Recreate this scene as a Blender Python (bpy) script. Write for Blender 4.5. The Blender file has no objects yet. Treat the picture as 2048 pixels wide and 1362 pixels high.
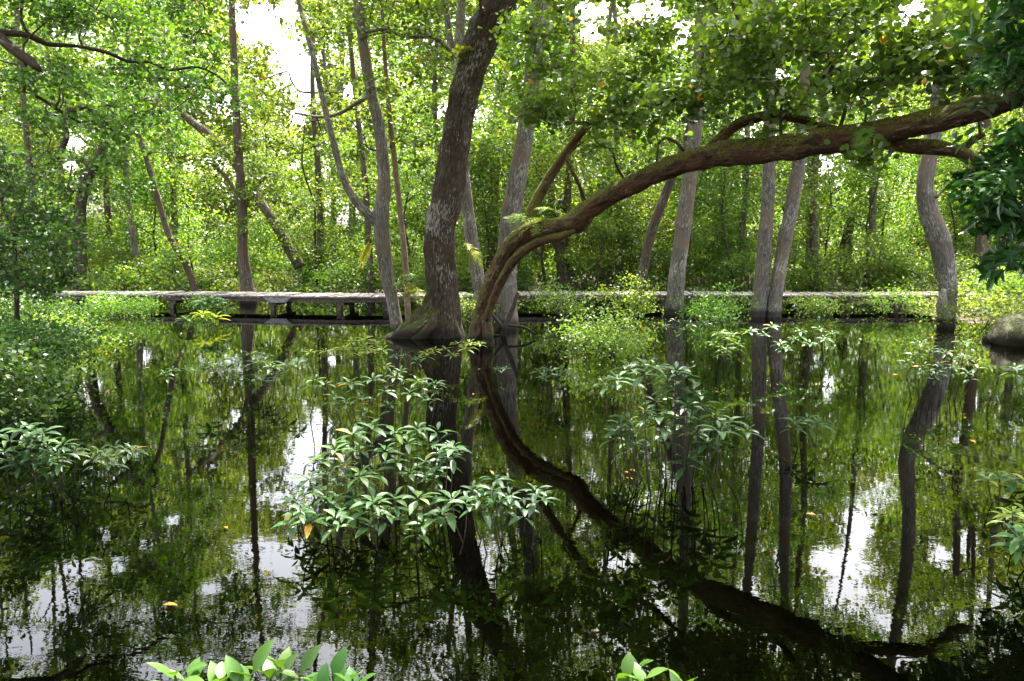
import bpy, math, random
import numpy as np
from mathutils import Vector, Matrix, noise as mnoise

random.seed(7)
rng = np.random.default_rng(7)
C = bpy.context.scene.collection
R = math.radians

# ------------------------------------------------------------------ camera
H = 1.8
PITCH = R(7.5)
FPX = 1593.0
cam_d = bpy.data.cameras.new('camera')
cam_d.lens = 28.0
cam_d.sensor_width = 36.0
cam_d.clip_start = 0.05
cam_d.clip_end = 2000
cam = bpy.data.objects.new('camera', cam_d)
C.objects.link(cam)
cam.location = (0, 0, H)
cam.rotation_euler = (math.pi / 2 - PITCH, 0, 0)
bpy.context.scene.camera = cam

# ------------------------------------------------------------------ sky, sun, exposure
SUN_EL, SUN_AZ = R(58), R(15)          # azimuth measured from +Y (into the picture) towards +X
w = bpy.data.worlds.new('World')
bpy.context.scene.world = w
w.use_nodes = True
nt = w.node_tree
bg = nt.nodes['Background']
sky = nt.nodes.new('ShaderNodeTexSky')
sky.sky_type = 'NISHITA'
sky.sun_disc = False
sky.sun_elevation = SUN_EL
sky.sun_rotation = SUN_AZ
sky.air_density = 1.0
sky.dust_density = 5.0
sky.ozone_density = 1.0
hs = nt.nodes.new('ShaderNodeHueSaturation')
hs.inputs['Saturation'].default_value = 0.45
nt.links.new(sky.outputs[0], hs.inputs['Color'])
nt.links.new(hs.outputs[0], bg.inputs[0])
bg.inputs[1].default_value = 0.15
sd = bpy.data.lights.new('sun', 'SUN')
sd.energy = 4.0
sd.angle = R(0.6)
sd.color = (1.0, 0.95, 0.85)
sun = bpy.data.objects.new('sun', sd)
C.objects.link(sun)
sv = Vector((math.sin(SUN_AZ) * math.cos(SUN_EL), math.cos(SUN_AZ) * math.cos(SUN_EL), math.sin(SUN_EL)))
sun.rotation_euler = sv.to_track_quat('Z', 'Y').to_euler()
sun.location = (0, 0, 30)
vs = bpy.context.scene.view_settings
vs.view_transform = 'Standard'
vs.look = 'None'
vs.gamma = 1
vs.use_curve_mapping = False
vs.exposure = 2.9
cy = bpy.context.scene.cycles
cy.max_bounces = 8
cy.diffuse_bounces = 5
cy.glossy_bounces = 3
cy.transmission_bounces = 5
cy.use_denoising = True
cy.caustics_reflective = False
cy.caustics_refractive = False

# ------------------------------------------------------------------ picture <-> world
CA, SA = math.cos(PITCH), math.sin(PITCH)

def ray(px, py):
    x = (px - 1024) / FPX
    v = -(py - 681) / FPX
    return np.array([x, CA + v * SA, -SA + v * CA])

def at(px, py, Y):
    d = ray(px, py)
    return np.array([0, 0, H]) + d * (Y / d[1])

def onz(px, py, z=0.0):
    d = ray(px, py)
    return np.array([0, 0, H]) + d * ((z - H) / d[2])

def proj(P):
    P = np.asarray(P, float)
    q = P - np.array([0, 0, H])
    zc = q[..., 1] * CA - q[..., 2] * SA
    yc = q[..., 1] * SA + q[..., 2] * CA
    zc = np.maximum(zc, 0.01)
    return 1024 + FPX * q[..., 0] / zc, 681 - FPX * yc / zc

# openings in the canopy: lines of sight to the sky (direct) and by way of the water (mirrored)
GAPS = [(515, 50, 56, 48), (575, 20, 30, 26), (615, 170, 28, 48), (600, 232, 22, 20), (150, 285, 30, 22), (140, 330, 26, 16),
        (335, 332, 16, 8), (378, 334, 15, 7), (1185, 65, 34, 22), (1310, 20, 48, 24), (1365, 70, 22, 36), (1825, 28, 36, 38), (1180, 20, 40, 20),
        (1560, 150, 22, 14), (1700, 285, 20, 8), (1650, 330, 16, 24), (40, 240, 14, 10), (230, 60, 12, 10), (330, 170, 18, 10), (590, 330, 14, 10), (880, 225, 10, 16), (700, 185, 16, 20), (720, 250, 10, 16)]
MGAPS = [(610, 915, 44, 75), (640, 860, 26, 40), (665, 716, 20, 18), (500, 1095, 40, 26), (570, 1120, 60, 46), (605, 1210, 26, 52), (660, 1320, 34, 40), (500, 1010, 12, 14),
         (150, 1140, 62, 24), (240, 1130, 24, 18), (110, 1200, 50, 40), (60, 1290, 60, 36), (315, 1340, 60, 26), (150, 895, 12, 10), (290, 715, 16, 20), (180, 790, 16, 24),
         (970, 1150, 22, 52), (1235, 1125, 46, 22), (1215, 1190, 16, 18), (1315, 1190, 22, 40), (1715, 1060, 36, 50), (1690, 1130, 62, 46), (1650, 1120, 40, 30), (1690, 1180, 50, 26), (1500, 1180, 20, 44),
         (1655, 775, 12, 36), (1955, 800, 16, 20), (1920, 870, 10, 30), (1940, 1090, 20, 40), (1880, 1110, 24, 30), (1560, 1120, 14, 30), (1990, 1200, 30, 22), (1780, 1250, 30, 20),
         (210, 1070, 14, 20), (290, 1090, 22, 10), (350, 1040, 22, 10), (420, 1180, 30, 20), (1090, 920, 8, 18), (1175, 870, 12, 14), (1560, 1290, 30, 20), (1780, 1330, 40, 14), (1240, 1290, 20, 12)]

def keep_mask(P, jit=0.3):
    """False where a leaf would close one of the openings in the canopy."""
    P = np.asarray(P, float)
    k = np.ones(len(P), bool)
    x, y = proj(P)
    xm, ym = proj(P * np.array([1, 1, -1]))
    n1 = 1 + jit * rng.normal(size=len(P)) + 0.25 * np.sin(x * 0.11 + y * 0.07) * np.sin(y * 0.13)
    n2 = 1 + jit * rng.normal(size=len(P)) + 0.3 * np.sin(xm * 0.09 - ym * 0.06) * np.sin(ym * 0.1)
    hi = P[:, 2] > 1.9
    for (gx, gy, a, b) in GAPS:
        k &= ~(hi & (((x - gx) / a) ** 2 + ((y - gy) / b) ** 2 < n1))
    for (gx, gy, a, b) in MGAPS:
        k &= ~(hi & (((xm - gx) / a) ** 2 + ((ym - gy) / b) ** 2 < n2))
    return k

# ------------------------------------------------------------------ materials
def new_mat(name):
    m = bpy.data.materials.new(name)
    m.use_nodes = True
    m.node_tree.nodes.clear()
    return m, m.node_tree

def N(nt, kind, **kw):
    n = nt.nodes.new(kind)
    for k, v in kw.items():
        if isinstance(k, str) and hasattr(n, k):
            setattr(n, k, v)
    return n

def ramp(nt, src, stops, interp='LINEAR'):
    r = nt.nodes.new('ShaderNodeValToRGB')
    r.color_ramp.interpolation = interp
    e = r.color_ramp.elements
    while len(e) > 1:
        e.remove(e[-1])
    e[0].position = stops[0][0]
    e[0].color = tuple(stops[0][1]) + (1,)
    for p, c in stops[1:]:
        q = e.new(p)
        q.color = tuple(c) + (1,)
    nt.links.new(src, r.inputs[0])
    return r.outputs[0]

def mix(nt, a, b, fac, mode='MIX'):
    m = nt.nodes.new('ShaderNodeMix')
    m.data_type = 'RGBA'
    m.blend_type = mode
    for s, v in ((m.inputs[6], a), (m.inputs[7], b), (m.inputs[0], fac)):
        if isinstance(v, (int, float)):
            s.default_value = v
        elif isinstance(v, tuple):
            s.default_value = v + (1,) if len(v) == 3 else v
        else:
            nt.links.new(v, s)
    return m.outputs[2]

def leaf_mat(name, stops, trans=0.5, tcol=(1.7, 1.55, 0.5), gloss=0.015, rough=0.45, fres=0.2):
    m, nt = new_mat(name)
    at_ = N(nt, 'ShaderNodeAttribute'); at_.attribute_name = 'tint'
    oi = N(nt, 'ShaderNodeObjectInfo')
    col = ramp(nt, at_.outputs['Fac'], stops)
    hsv = N(nt, 'ShaderNodeHueSaturation')
    mr = N(nt, 'ShaderNodeMapRange')
    mr.inputs[3].default_value = 0.480; mr.inputs[4].default_value = 0.516
    mv = N(nt, 'ShaderNodeMath', operation='MULTIPLY_ADD'); mv.inputs[1].default_value = 7.13; mv.inputs[2].default_value = 0.0
    fr0 = N(nt, 'ShaderNodeMath', operation='FRACT')
    mv2 = N(nt, 'ShaderNodeMapRange'); mv2.inputs[3].default_value = 0.78; mv2.inputs[4].default_value = 1.25
    nt.links.new(oi.outputs['Random'], mv.inputs[0]); nt.links.new(mv.outputs[0], fr0.inputs[0]); nt.links.new(fr0.outputs[0], mv2.inputs[0]); nt.links.new(mv2.outputs[0], hsv.inputs['Value'])
    nt.links.new(oi.outputs['Random'], mr.inputs[0])
    nt.links.new(mr.outputs[0], hsv.inputs['Hue'])
    nt.links.new(col, hsv.inputs['Color'])
    col = hsv.outputs[0]
    tc = mix(nt, col, tcol, 1.0, 'MULTIPLY')
    d = N(nt, 'ShaderNodeBsdfDiffuse')
    t = N(nt, 'ShaderNodeBsdfTranslucent')
    g = N(nt, 'ShaderNodeBsdfGlossy')
    g.inputs['Roughness'].default_value = rough
    nt.links.new(col, d.inputs['Color'])
    nt.links.new(tc, t.inputs['Color'])
    m1 = N(nt, 'ShaderNodeMixShader'); m1.inputs[0].default_value = trans
    nt.links.new(d.outputs[0], m1.inputs[1]); nt.links.new(t.outputs[0], m1.inputs[2])
    lw = N(nt, 'ShaderNodeLayerWeight'); lw.inputs[0].default_value = 0.3
    ml = N(nt, 'ShaderNodeMath', operation='MULTIPLY_ADD'); ml.inputs[1].default_value = fres; ml.inputs[2].default_value = gloss
    nt.links.new(lw.outputs['Fresnel'], ml.inputs[0])
    m2 = N(nt, 'ShaderNodeMixShader')
    nt.links.new(ml.outputs[0], m2.inputs[0])
    nt.links.new(m1.outputs[0], m2.inputs[1]); nt.links.new(g.outputs[0], m2.inputs[2])
    o = N(nt, 'ShaderNodeOutputMaterial')
    nt.links.new(m2.outputs[0], o.inputs[0])
    return m

G_far = leaf_mat('sunlit_leaf', [(0, (0.055, 0.12, 0.016)), (0.5, (0.12, 0.21, 0.03)), (0.9, (0.19, 0.285, 0.045)), (0.985, (0.30, 0.35, 0.06)), (1, (0.45, 0.3, 0.05))], trans=0.62)
G_mid = leaf_mat('canopy_leaf', [(0, (0.05, 0.115, 0.014)), (0.5, (0.086, 0.18, 0.021)), (0.92, (0.142, 0.245, 0.034)), (0.985, (0.22, 0.30, 0.04)), (1, (0.5, 0.33, 0.04))], trans=0.5)
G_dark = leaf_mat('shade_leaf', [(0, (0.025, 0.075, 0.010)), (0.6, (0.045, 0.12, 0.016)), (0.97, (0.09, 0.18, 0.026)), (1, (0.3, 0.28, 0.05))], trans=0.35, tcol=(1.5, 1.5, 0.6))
G_water = leaf_mat('waxy_leaf', [(0, (0.025, 0.075, 0.018)), (0.6, (0.045, 0.12, 0.026)), (0.93, (0.085, 0.18, 0.035)), (0.975, (0.2, 0.28, 0.04)), (1, (0.55, 0.3, 0.03))], trans=0.3, gloss=0.035, rough=0.42, fres=0.13)
G_shoot = leaf_mat('broad_shoot_leaf', [(0, (0.02, 0.075, 0.008)), (0.7, (0.045, 0.13, 0.012)), (1, (0.09, 0.19, 0.02))], trans=0.35, gloss=0.03, fres=0.1)
G_fern = leaf_mat('fern_green', [(0, (0.12, 0.24, 0.03)), (0.7, (0.2, 0.32, 0.04)), (1, (0.34, 0.38, 0.05))], trans=0.45)
G_yfern = leaf_mat('fern_yellow', [(0, (0.25, 0.34, 0.03)), (0.7, (0.36, 0.42, 0.04)), (1, (0.5, 0.42, 0.05))], trans=0.5)
G_litter = leaf_mat('fallen_leaf', [(0, (0.5, 0.22, 0.03)), (1, (0.6, 0.36, 0.04))], trans=0.1)

def bark_mat(name, dark, light, lichen, lichen_amt=0.5, moss=0.0, mosscol=(0.07, 0.09, 0.015), red=None, sc=1.0, bump=0.6):
    m, nt = new_mat(name)
    a = N(nt, 'ShaderNodeAttribute'); a.attribute_name = 'bark'
    mp = N(nt, 'ShaderNodeMapping')
    mp.inputs['Scale'].default_value = (26 * sc, 26 * sc, 5 * sc)
    nt.links.new(a.outputs['Vector'], mp.inputs[0])
    v = N(nt, 'ShaderNodeTexNoise'); v.inputs['Scale'].default_value = 1.3; v.inputs['Detail'].default_value = 6; v.inputs['Roughness'].default_value = 0.65
    v.inputs['Distortion'].default_value = 0.6
    nt.links.new(mp.outputs[0], v.inputs[0])
    col = ramp(nt, v.outputs[0], [(0.36, dark), (0.5, tuple((np.array(dark) + np.array(light)) / 2)), (0.62, light)])
    n2 = N(nt, 'ShaderNodeTexNoise'); n2.inputs['Scale'].default_value = 2.2; n2.inputs['Detail'].default_value = 4
    nt.links.new(a.outputs['Vector'], n2.inputs[0])
    if red:
        f = ramp(nt, n2.outputs[0], [(0.45, (0, 0, 0)), (0.65, (1, 1, 1))])
        col = mix(nt, col, mix(nt, red, (1.6, 1.6, 1.6), v.outputs[0], 'MULTIPLY'), f)
    mp3 = N(nt, 'ShaderNodeMapping'); mp3.inputs['Scale'].default_value = (34 * sc, 34 * sc, 8 * sc)
    nt.links.new(a.outputs['Vector'], mp3.inputs[0])
    n3 = N(nt, 'ShaderNodeTexNoise'); n3.inputs['Scale'].default_value = 1.4; n3.inputs['Detail'].default_value = 5; n3.inputs['Roughness'].default_value = 0.7
    nt.links.new(mp3.outputs[0], n3.inputs[0])
    n4 = N(nt, 'ShaderNodeTexNoise'); n4.inputs['Scale'].default_value = 1.7; n4.inputs['Detail'].default_value = 3
    nt.links.new(a.outputs['Vector'], n4.inputs[0])
    add = N(nt, 'ShaderNodeMath', operation='MULTIPLY_ADD'); add.inputs[1].default_value = 0.55
    nt.links.new(n4.outputs[0], add.inputs[0]); nt.links.new(n3.outputs[0], add.inputs[2])
    lo = 0.98 - 0.18 * lichen_amt
    f = ramp(nt, add.outputs[0], [(lo, (0, 0, 0)), (lo + 0.05, (1, 1, 1))])
    col = mix(nt, col, lichen, f)
    if moss > 0:
        ge = N(nt, 'ShaderNodeNewGeometry')
        sp = N(nt, 'ShaderNodeSeparateXYZ'); nt.links.new(ge.outputs['Normal'], sp.inputs[0])
        n5 = N(nt, 'ShaderNodeTexNoise'); n5.inputs['Scale'].default_value = 6; n5.inputs['Detail'].default_value = 5
        nt.links.new(a.outputs['Vector'], n5.inputs[0])
        ad = N(nt, 'ShaderNodeMath', operation='MULTIPLY_ADD'); ad.inputs[1].default_value = 0.45
        nt.links.new(sp.outputs[2], ad.inputs[0]); nt.links.new(n5.outputs[0], ad.inputs[2])
        f = ramp(nt, ad.outputs[0], [(0.95 - 0.5 * moss, (0, 0, 0)), (1.12 - 0.5 * moss, (1, 1, 1))])
        n6 = N(nt, 'ShaderNodeTexNoise'); n6.inputs['Scale'].default_value = 40; n6.inputs['Detail'].default_value = 3
        nt.links.new(a.outputs['Vector'], n6.inputs[0])
        mc = ramp(nt, n6.outputs[0], [(0.35, tuple(np.array(mosscol) * 0.4)), (0.65, tuple(np.array(mosscol) * 1.5))])
        col = mix(nt, col, mc, f)
    gw = N(nt, 'ShaderNodeNewGeometry'); sw = N(nt, 'ShaderNodeSeparateXYZ'); nt.links.new(gw.outputs['Position'], sw.inputs[0])
    aw = N(nt, 'ShaderNodeMath', operation='MULTIPLY_ADD'); aw.inputs[1].default_value = -0.22
    nt.links.new(v.outputs[0], aw.inputs[0]); nt.links.new(sw.outputs[2], aw.inputs[2])
    wet = ramp(nt, aw.outputs[0], [(0.0, (0.85, 0.85, 0.85)), (0.10, (0, 0, 0))])
    col = mix(nt, col, (0.018, 0.013, 0.009), wet)
    b = N(nt, 'ShaderNodeBump'); b.inputs['Strength'].default_value = bump; b.inputs['Distance'].default_value = 0.03
    nt.links.new(v.outputs[0], b.inputs['Height'])
    p = N(nt, 'ShaderNodeBsdfPrincipled')
    p.inputs['Roughness'].default_value = 0.85
    p.inputs['Specular IOR Level'].default_value = 0.25
    nt.links.new(col, p.inputs['Base Color']); nt.links.new(b.outputs[0], p.inputs['Normal'])
    o = N(nt, 'ShaderNodeOutputMaterial'); nt.links.new(p.outputs[0], o.inputs[0])
    return m

B_dark = bark_mat('furrowed_dark_bark', (0.014, 0.009, 0.006), (0.10, 0.072, 0.048), (0.27, 0.25, 0.21), 0.6, 0.12, red=(0.035, 0.020, 0.013), bump=1.2)
B_grey = bark_mat('pale_grey_bark', (0.06, 0.05, 0.042), (0.21, 0.18, 0.155), (0.36, 0.34, 0.30), 0.65, 0.0, red=(0.14, 0.10, 0.075), bump=0.6)
B_moss = bark_mat('mossy_red_bark', (0.016, 0.009, 0.005), (0.13, 0.072, 0.036), (0.26, 0.21, 0.11), 0.6, 1.0, (0.11, 0.10, 0.016), red=(0.085, 0.04, 0.02), bump=1.2)
B_root = bark_mat('mossy_root_bark', (0.04, 0.022, 0.014), (0.13, 0.08, 0.05), (0.25, 0.25, 0.15), 0.5, 0.78, (0.06, 0.07, 0.015), bump=1.0)
B_pink = bark_mat('smooth_pinkish_bark', (0.14, 0.09, 0.06), (0.26, 0.18, 0.12), (0.42, 0.36, 0.28), 0.5, 0.0, bump=0.3)
B_back = bark_mat('brown_bark', (0.04, 0.03, 0.022), (0.13, 0.10, 0.075), (0.28, 0.26, 0.21), 0.5, 0.25, red=(0.08, 0.05, 0.03))
B_twig = bark_mat('dark_twig_bark', (0.03, 0.02, 0.015), (0.09, 0.065, 0.05), (0.2, 0.19, 0.16), 0.4, 0.1, bump=0.3)
B_stem = bark_mat('green_stem', (0.05, 0.06, 0.02), (0.12, 0.12, 0.05), (0.15, 0.15, 0.08), 0.3, 0.0, bump=0.1)

# ------------------------------------------------------------------ object helpers
def tag(o, label=None, cat=None, group=None, kind=None):
    if label: o['label'] = label
    if cat: o['category'] = cat
    if group: o['group'] = group
    if kind: o['kind'] = kind
    return o

def empty(name, loc, label, cat, group=None):
    o = bpy.data.objects.new(name, None)
    o.empty_display_size = 0.2
    C.objects.link(o)
    o.location = tuple(float(v) for v in loc)
    return tag(o, label, cat, group)

class MB:
    def __init__(s):
        s.v, s.f, s.b, s.n, s.mi = [], [], [], 0, []
    def add(s, v, f, b=None, mi=0):
        v = np.asarray(v, float).reshape(-1, 3)
        s.v.append(v)
        s.b.append(v if b is None else np.asarray(b, float))
        s.f.extend([tuple(int(i) + s.n for i in q) for q in f])
        s.mi.extend([mi] * len(f))
        s.n += len(v)
    def build(s, name, mats, parent=None, smooth=True):
        if not isinstance(mats, (list, tuple)): mats = [mats]
        V = np.concatenate(s.v)
        if parent is not None:
            V = V - np.array(parent_world(parent))
        me = bpy.data.meshes.new(name)
        me.from_pydata(V.tolist(), [], s.f)
        a = me.attributes.new('bark', 'FLOAT_VECTOR', 'POINT')
        a.data.foreach_set('vector', np.concatenate(s.b).astype(np.float32).ravel())
        for m in mats: me.materials.append(m)
        me.polygons.foreach_set('material_index', s.mi)
        me.polygons.foreach_set('use_smooth', [smooth] * len(me.polygons))
        o = bpy.data.objects.new(name, me)
        C.objects.link(o)
        if parent is not None: o.parent = parent
        return o

def parent_world(p):
    v = Vector((0, 0, 0))
    while p is not None:
        v = v + p.location
        p = p.parent
    return v

def spline(pts, step):
    """Catmull-Rom through rows (x,y,z,r)."""
    P = np.asarray(pts, float)
    if len(P) < 2: return P
    E = np.vstack([2 * P[0] - P[1], P, 2 * P[-1] - P[-2]])
    out = []
    for i in range(1, len(E) - 2):
        L = np.linalg.norm(E[i + 1, :3] - E[i, :3])
        n = max(1, int(math.ceil(L / step)))
        for k in range(n):
            t = k / n
            p0, p1, p2, p3 = E[i - 1], E[i], E[i + 1], E[i + 2]
            out.append(0.5 * ((2 * p1) + (-p0 + p2) * t + (2 * p0 - 5 * p1 + 4 * p2 - p3) * t * t + (-p0 + 3 * p1 - 3 * p2 + p3) * t ** 3))
    out.append(P[-1])
    out = np.array(out)
    out[:, 3] = np.maximum(out[:, 3], 0.0015)
    return out

def tube(mb, S, seg=8, rough=0.0, rscale=5.0, flute=0.0, nfl=5, flute_h=0.8, mi=0, cap=True, twist=0.0):
    """S rows (x,y,z,r)."""
    n = len(S)
    if n < 2: return
    T = np.gradient(S[:, :3], axis=0)
    T /= np.linalg.norm(T, axis=1)[:, None] + 1e-9
    u = np.cross(T[0], [0.31, 0.9, 0.2]); u /= np.linalg.norm(u)
    th = np.linspace(0, 2 * math.pi, seg, endpoint=False)
    V = np.zeros((n, seg, 3)); Bk = np.zeros((n, seg, 3))
    L = 0
    off = random.random() * 40
    for i in range(n):
        u = u - T[i] * np.dot(u, T[i]); u /= np.linalg.norm(u) + 1e-9
        w_ = np.cross(T[i], u)
        if i: L += np.linalg.norm(S[i, :3] - S[i - 1, :3])
        r = np.full(seg, S[i, 3])
        if flute:
            r = r * (1 + flute * math.exp(-max(0, S[i, 2]) / flute_h) * np.cos(nfl * th + off) + 0.5 * flute * math.exp(-max(0, S[i, 2]) / flute_h) * np.cos((nfl - 2) * th + 2 * off))
        Bk[i, :, 0] = np.cos(th) * S[i, 3] + off; Bk[i, :, 1] = np.sin(th) * S[i, 3]; Bk[i, :, 2] = L
        if rough:
            for k in range(seg):
                q = Vector((math.cos(th[k]) * S[i, 3] * rscale + off, math.sin(th[k]) * S[i, 3] * rscale, L * rscale * 0.45))
                nn = mnoise.noise(q) + 0.5 * mnoise.noise(q * 2.3) + 0.3 * mnoise.noise(Vector((q.x * 4, q.y * 4, q.z * 2.2)))
                r[k] *= 1 + rough * nn
        V[i] = S[i, :3] + np.outer(np.cos(th) * r, u) + np.outer(np.sin(th) * r, w_)
    f = []
    for i in range(n - 1):
        a = i * seg
        for k in range(seg):
            k2 = (k + 1) % seg
            f.append((a + k, a + k2, a + seg + k2, a + seg + k))
    if cap:
        f.append(tuple(range(seg - 1, -1, -1)))
        f.append(tuple((n - 1) * seg + k for k in range(seg)))
    mb.add(V.reshape(-1, 3), f, Bk.reshape(-1, 3), mi)

def box(mb, c, s, rz=0.0, mi=0, bev=0.0):
    hx, hy, hz = s[0] / 2, s[1] / 2, s[2] / 2
    v = np.array([[x, y, z] for z in (-hz, hz) for (x, y) in ((-hx, -hy), (hx, -hy), (hx, hy), (-hx, hy))])
    cz, sz = math.cos(rz), math.sin(rz)
    M = np.array([[cz, -sz, 0], [sz, cz, 0], [0, 0, 1]])
    b = v * 1.0 + np.array([random.random() * 30, random.random() * 30, random.random() * 30])
    v = v @ M.T + np.asarray(c)
    mb.add(v, [(0, 3, 2, 1), (4, 5, 6, 7), (0, 1, 5, 4), (1, 2, 6, 5), (2, 3, 7, 6), (3, 0, 4, 7)], b, mi)

# leaf outlines: x across, y along, z out of the blade
SH = {
    'kite': (np.array([[0, 0, 0], [0.36, 0.45, 0.03], [0, 1, -0.1], [-0.36, 0.45, 0.03]]), [[0, 1, 2, 3]]),
    'round': (np.array([[0, 0, 0], [0.36, 0.12, 0.03], [0.48, 0.5, 0.05], [0.26, 0.88, 0], [0, 1.0, -0.04], [-0.26, 0.88, 0], [-0.48, 0.5, 0.05], [-0.36, 0.12, 0.03]]), [[0, 1, 2, 3, 4, 5, 6, 7]]),
}
def lance(wd=0.125, droop=0.28, fold=0.05):
    ts = [0.0, 0.12, 0.35, 0.6, 0.82, 1.0]
    ws = [0.012, 0.06, wd, wd * 0.95, wd * 0.55, 0.004]
    V = []
    for t, w_ in zip(ts, ws):
        z = 0.1 * t - droop * t * t
        V += [[-w_, t * (1 - 0.1 * t), z + fold * w_ / wd], [0, t * (1 - 0.1 * t), z], [w_, t * (1 - 0.1 * t), z + fold * w_ / wd]]
    F = []
    for i in range(len(ts) - 1):
        a = 3 * i
        F += [[a, a + 1, a + 4, a + 3], [a + 1, a + 2, a + 5, a + 4]]
    return np.array(V), F
SH['lance'] = lance(0.145)
SH['lance2'] = lance(0.14, 0.5, 0.06)
SH['broad'] = lance(0.2, 0.18, 0.05)

def norm(a):
    return a / (np.linalg.norm(a, axis=-1, keepdims=True) + 1e-9)

def leaves(name, P, Nn, size, shape, mat, parent, T=None, tint=None, smooth=False):
    P = np.asarray(P, float); n = len(P)
    if n == 0: return None
    Nn = norm(np.asarray(Nn, float))
    if T is None:
        T = rng.normal(size=(n, 3))
    T = T - Nn * np.sum(T * Nn, axis=1)[:, None]
    T = norm(T)
    Bx = np.cross(T, Nn)
    tv, tf = SH[shape]
    k = len(tv)
    size = np.broadcast_to(np.asarray(size, float), (n,))
    V = P[:, None, :] + size[:, None, None] * (tv[None, :, 0, None] * Bx[:, None, :] + tv[None, :, 1, None] * T[:, None, :] + tv[None, :, 2, None] * Nn[:, None, :])
    if parent is not None:
        V = V - np.array(parent_world(parent))
    V = V.reshape(-1, 3).astype(np.float32)
    fl = np.array([i for q in tf for i in q]); fs = np.array([len(q) for q in tf])
    loops = (fl[None, :] + (np.arange(n) * k)[:, None]).ravel().astype(np.int32)
    tot = np.tile(fs, n).astype(np.int32)
    start = np.concatenate([[0], np.cumsum(tot)[:-1]]).astype(np.int32)
    me = bpy.data.meshes.new(name)
    me.vertices.add(len(V)); me.vertices.foreach_set('co', V.ravel())
    me.loops.add(len(loops)); me.loops.foreach_set('vertex_index', loops)
    me.polygons.add(len(tot)); me.polygons.foreach_set('loop_start', start); me.polygons.foreach_set('loop_total', tot)
    if smooth: me.polygons.foreach_set('use_smooth', np.ones(len(tot), bool))
    if tint is None: tint = rng.random(n)
    a = me.attributes.new('tint', 'FLOAT', 'FACE')
    a.data.foreach_set('value', np.repeat(tint, len(fs)).astype(np.float32))
    me.materials.append(mat)
    me.update(calc_edges=True)
    o = bpy.data.objects.new(name, me)
    C.objects.link(o)
    if parent is not None: o.parent = parent
    return o

def clump_leaves(cl, tufts, per, tuft_r, gaps=True):
    """cl rows (x,y,z,r): tufts of leaves spread through a flattened ball; returns P, N, tuft centres per clump, tint."""
    cl = np.asarray(cl, float)
    n = len(cl)
    d = norm(rng.normal(size=(n, tufts, 3)))
    rr = rng.random((n, tufts, 1)) ** 0.45
    tc = cl[:, None, :3] + d * rr * cl[:, None, 3:4] * np.array([1.15, 1.15, 0.62])
    ttint = rng.random((n, tufts))
    F = tc.reshape(-1, 3)
    k = keep_mask(F) if gaps else np.ones(len(F), bool)
    tcf, tt = F[k], ttint.reshape(-1)[k]
    m = len(tcf)
    lp = tcf[:, None, :] + rng.normal(size=(m, per, 3)) * tuft_r * np.array([1, 1, 0.6])
    ln = np.array([0, 0, 1.0]) + rng.normal(size=(m, per, 3)) * 0.75
    ti = 0.55 * tt[:, None] * np.ones((m, per)) + 0.45 * rng.random((m, per)) ** 1.0
    rare = rng.random((m, per)) < 0.006
    ti = np.clip(ti * 0.97, 0, 0.97); ti[rare] = 1.0
    return lp.reshape(-1, 3), ln.reshape(-1, 3), ti.reshape(-1), tc

def wiggle_path(a, b, r0, r1, n=6, amp=0.1, sag=0.0):
    a, b = np.asarray(a, float), np.asarray(b, float)
    L = np.linalg.norm(b - a)
    t = np.linspace(0, 1, n)
    P = a[None] + (b - a)[None] * t[:, None]
    w_ = np.cumsum(rng.normal(size=(n, 3)), axis=0)
    w_ -= w_[0] + (w_[-1] - w_[0]) * t[:, None]
    P += w_ * amp * L / math.sqrt(n) * np.array([1, 1, 0.9])
    P[:, 2] += sag * L * np.sin(t * math.pi)
    return np.column_stack([P, r0 + (r1 - r0) * t])

def connect(skel, cl, mbs, thick=1.0, sub=None, seg=5, max_r=0.06):
    """Grow twigs from the limbs already there out to every clump of leaves."""
    sk = [np.asarray(s, float) for s in skel]
    SK = np.vstack(sk)[:, :4]
    left = [np.asarray(c, float) for c in cl]
    own = np.full(len(SK), -1)
    D = [np.min(np.linalg.norm(SK[:, :3] - c[:3], axis=1)) for c in left]
    for i in np.argsort(D):
        c = left[i]
        d = np.linalg.norm((SK[:, :3] - c[:3]) * np.array([1, 1, 0.8]), axis=1) + 0.6 * np.maximum(0, SK[:, 2] - c[2])
        j = int(np.argmin(d))
        a = SK[j]
        L = np.linalg.norm(a[:3] - c[:3])
        k = own[j]
        if k < 0:
            mbs.append(MB()); k = len(mbs) - 1
        mb = mbs[k]
        if sub is not None:
            for t in sub[i][:7]:
                tube(mb, wiggle_path(c[:3], t, 0.006 * thick, 0.003 * thick, 4, 0.2), 3, cap=False)
        if L < 0.12: continue
        r0 = min(max_r, max(0.010, 0.012 + 0.013 * L)) * thick
        r0 = min(r0, max(a[3] * 0.8, 0.008))
        S = spline(wiggle_path(a[:3], c[:3], r0, 0.006 * thick, max(4, int(L / 0.35) + 3), 0.28, 0.08), 0.18)
        tube(mb, S, seg, cap=False)
        SK = np.vstack([SK, S[1:]]); own = np.concatenate([own, np.full(len(S) - 1, k)])

def px_nodes(nodes, k=1.0):
    """(px, py, width_px, Y) -> world rows x,y,z,r"""
    out = []
    for (px, py, wpx, Y) in nodes:
        p = at(px, py, Y)
        d = ray(px, py); depth = Y / d[1]
        out.append([p[0], p[1], p[2], wpx * k / 2 / FPX * depth])
    return out

def boxes_px(specs):
    """(x0,y0,x1,y1,Y0,Y1,n,r) regions of the picture with their own range of distance -> clump rows"""
    out = []
    for (x0, y0, x1, y1, Y0, Y1, n, r) in specs:
        for _ in range(n):
            Y = random.uniform(Y0, Y1)
            p = at(random.uniform(x0, x1), random.uniform(y0, y1), Y)
            out.append([p[0], p[1], p[2], r * random.uniform(0.7, 1.3)])
    return out

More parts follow.
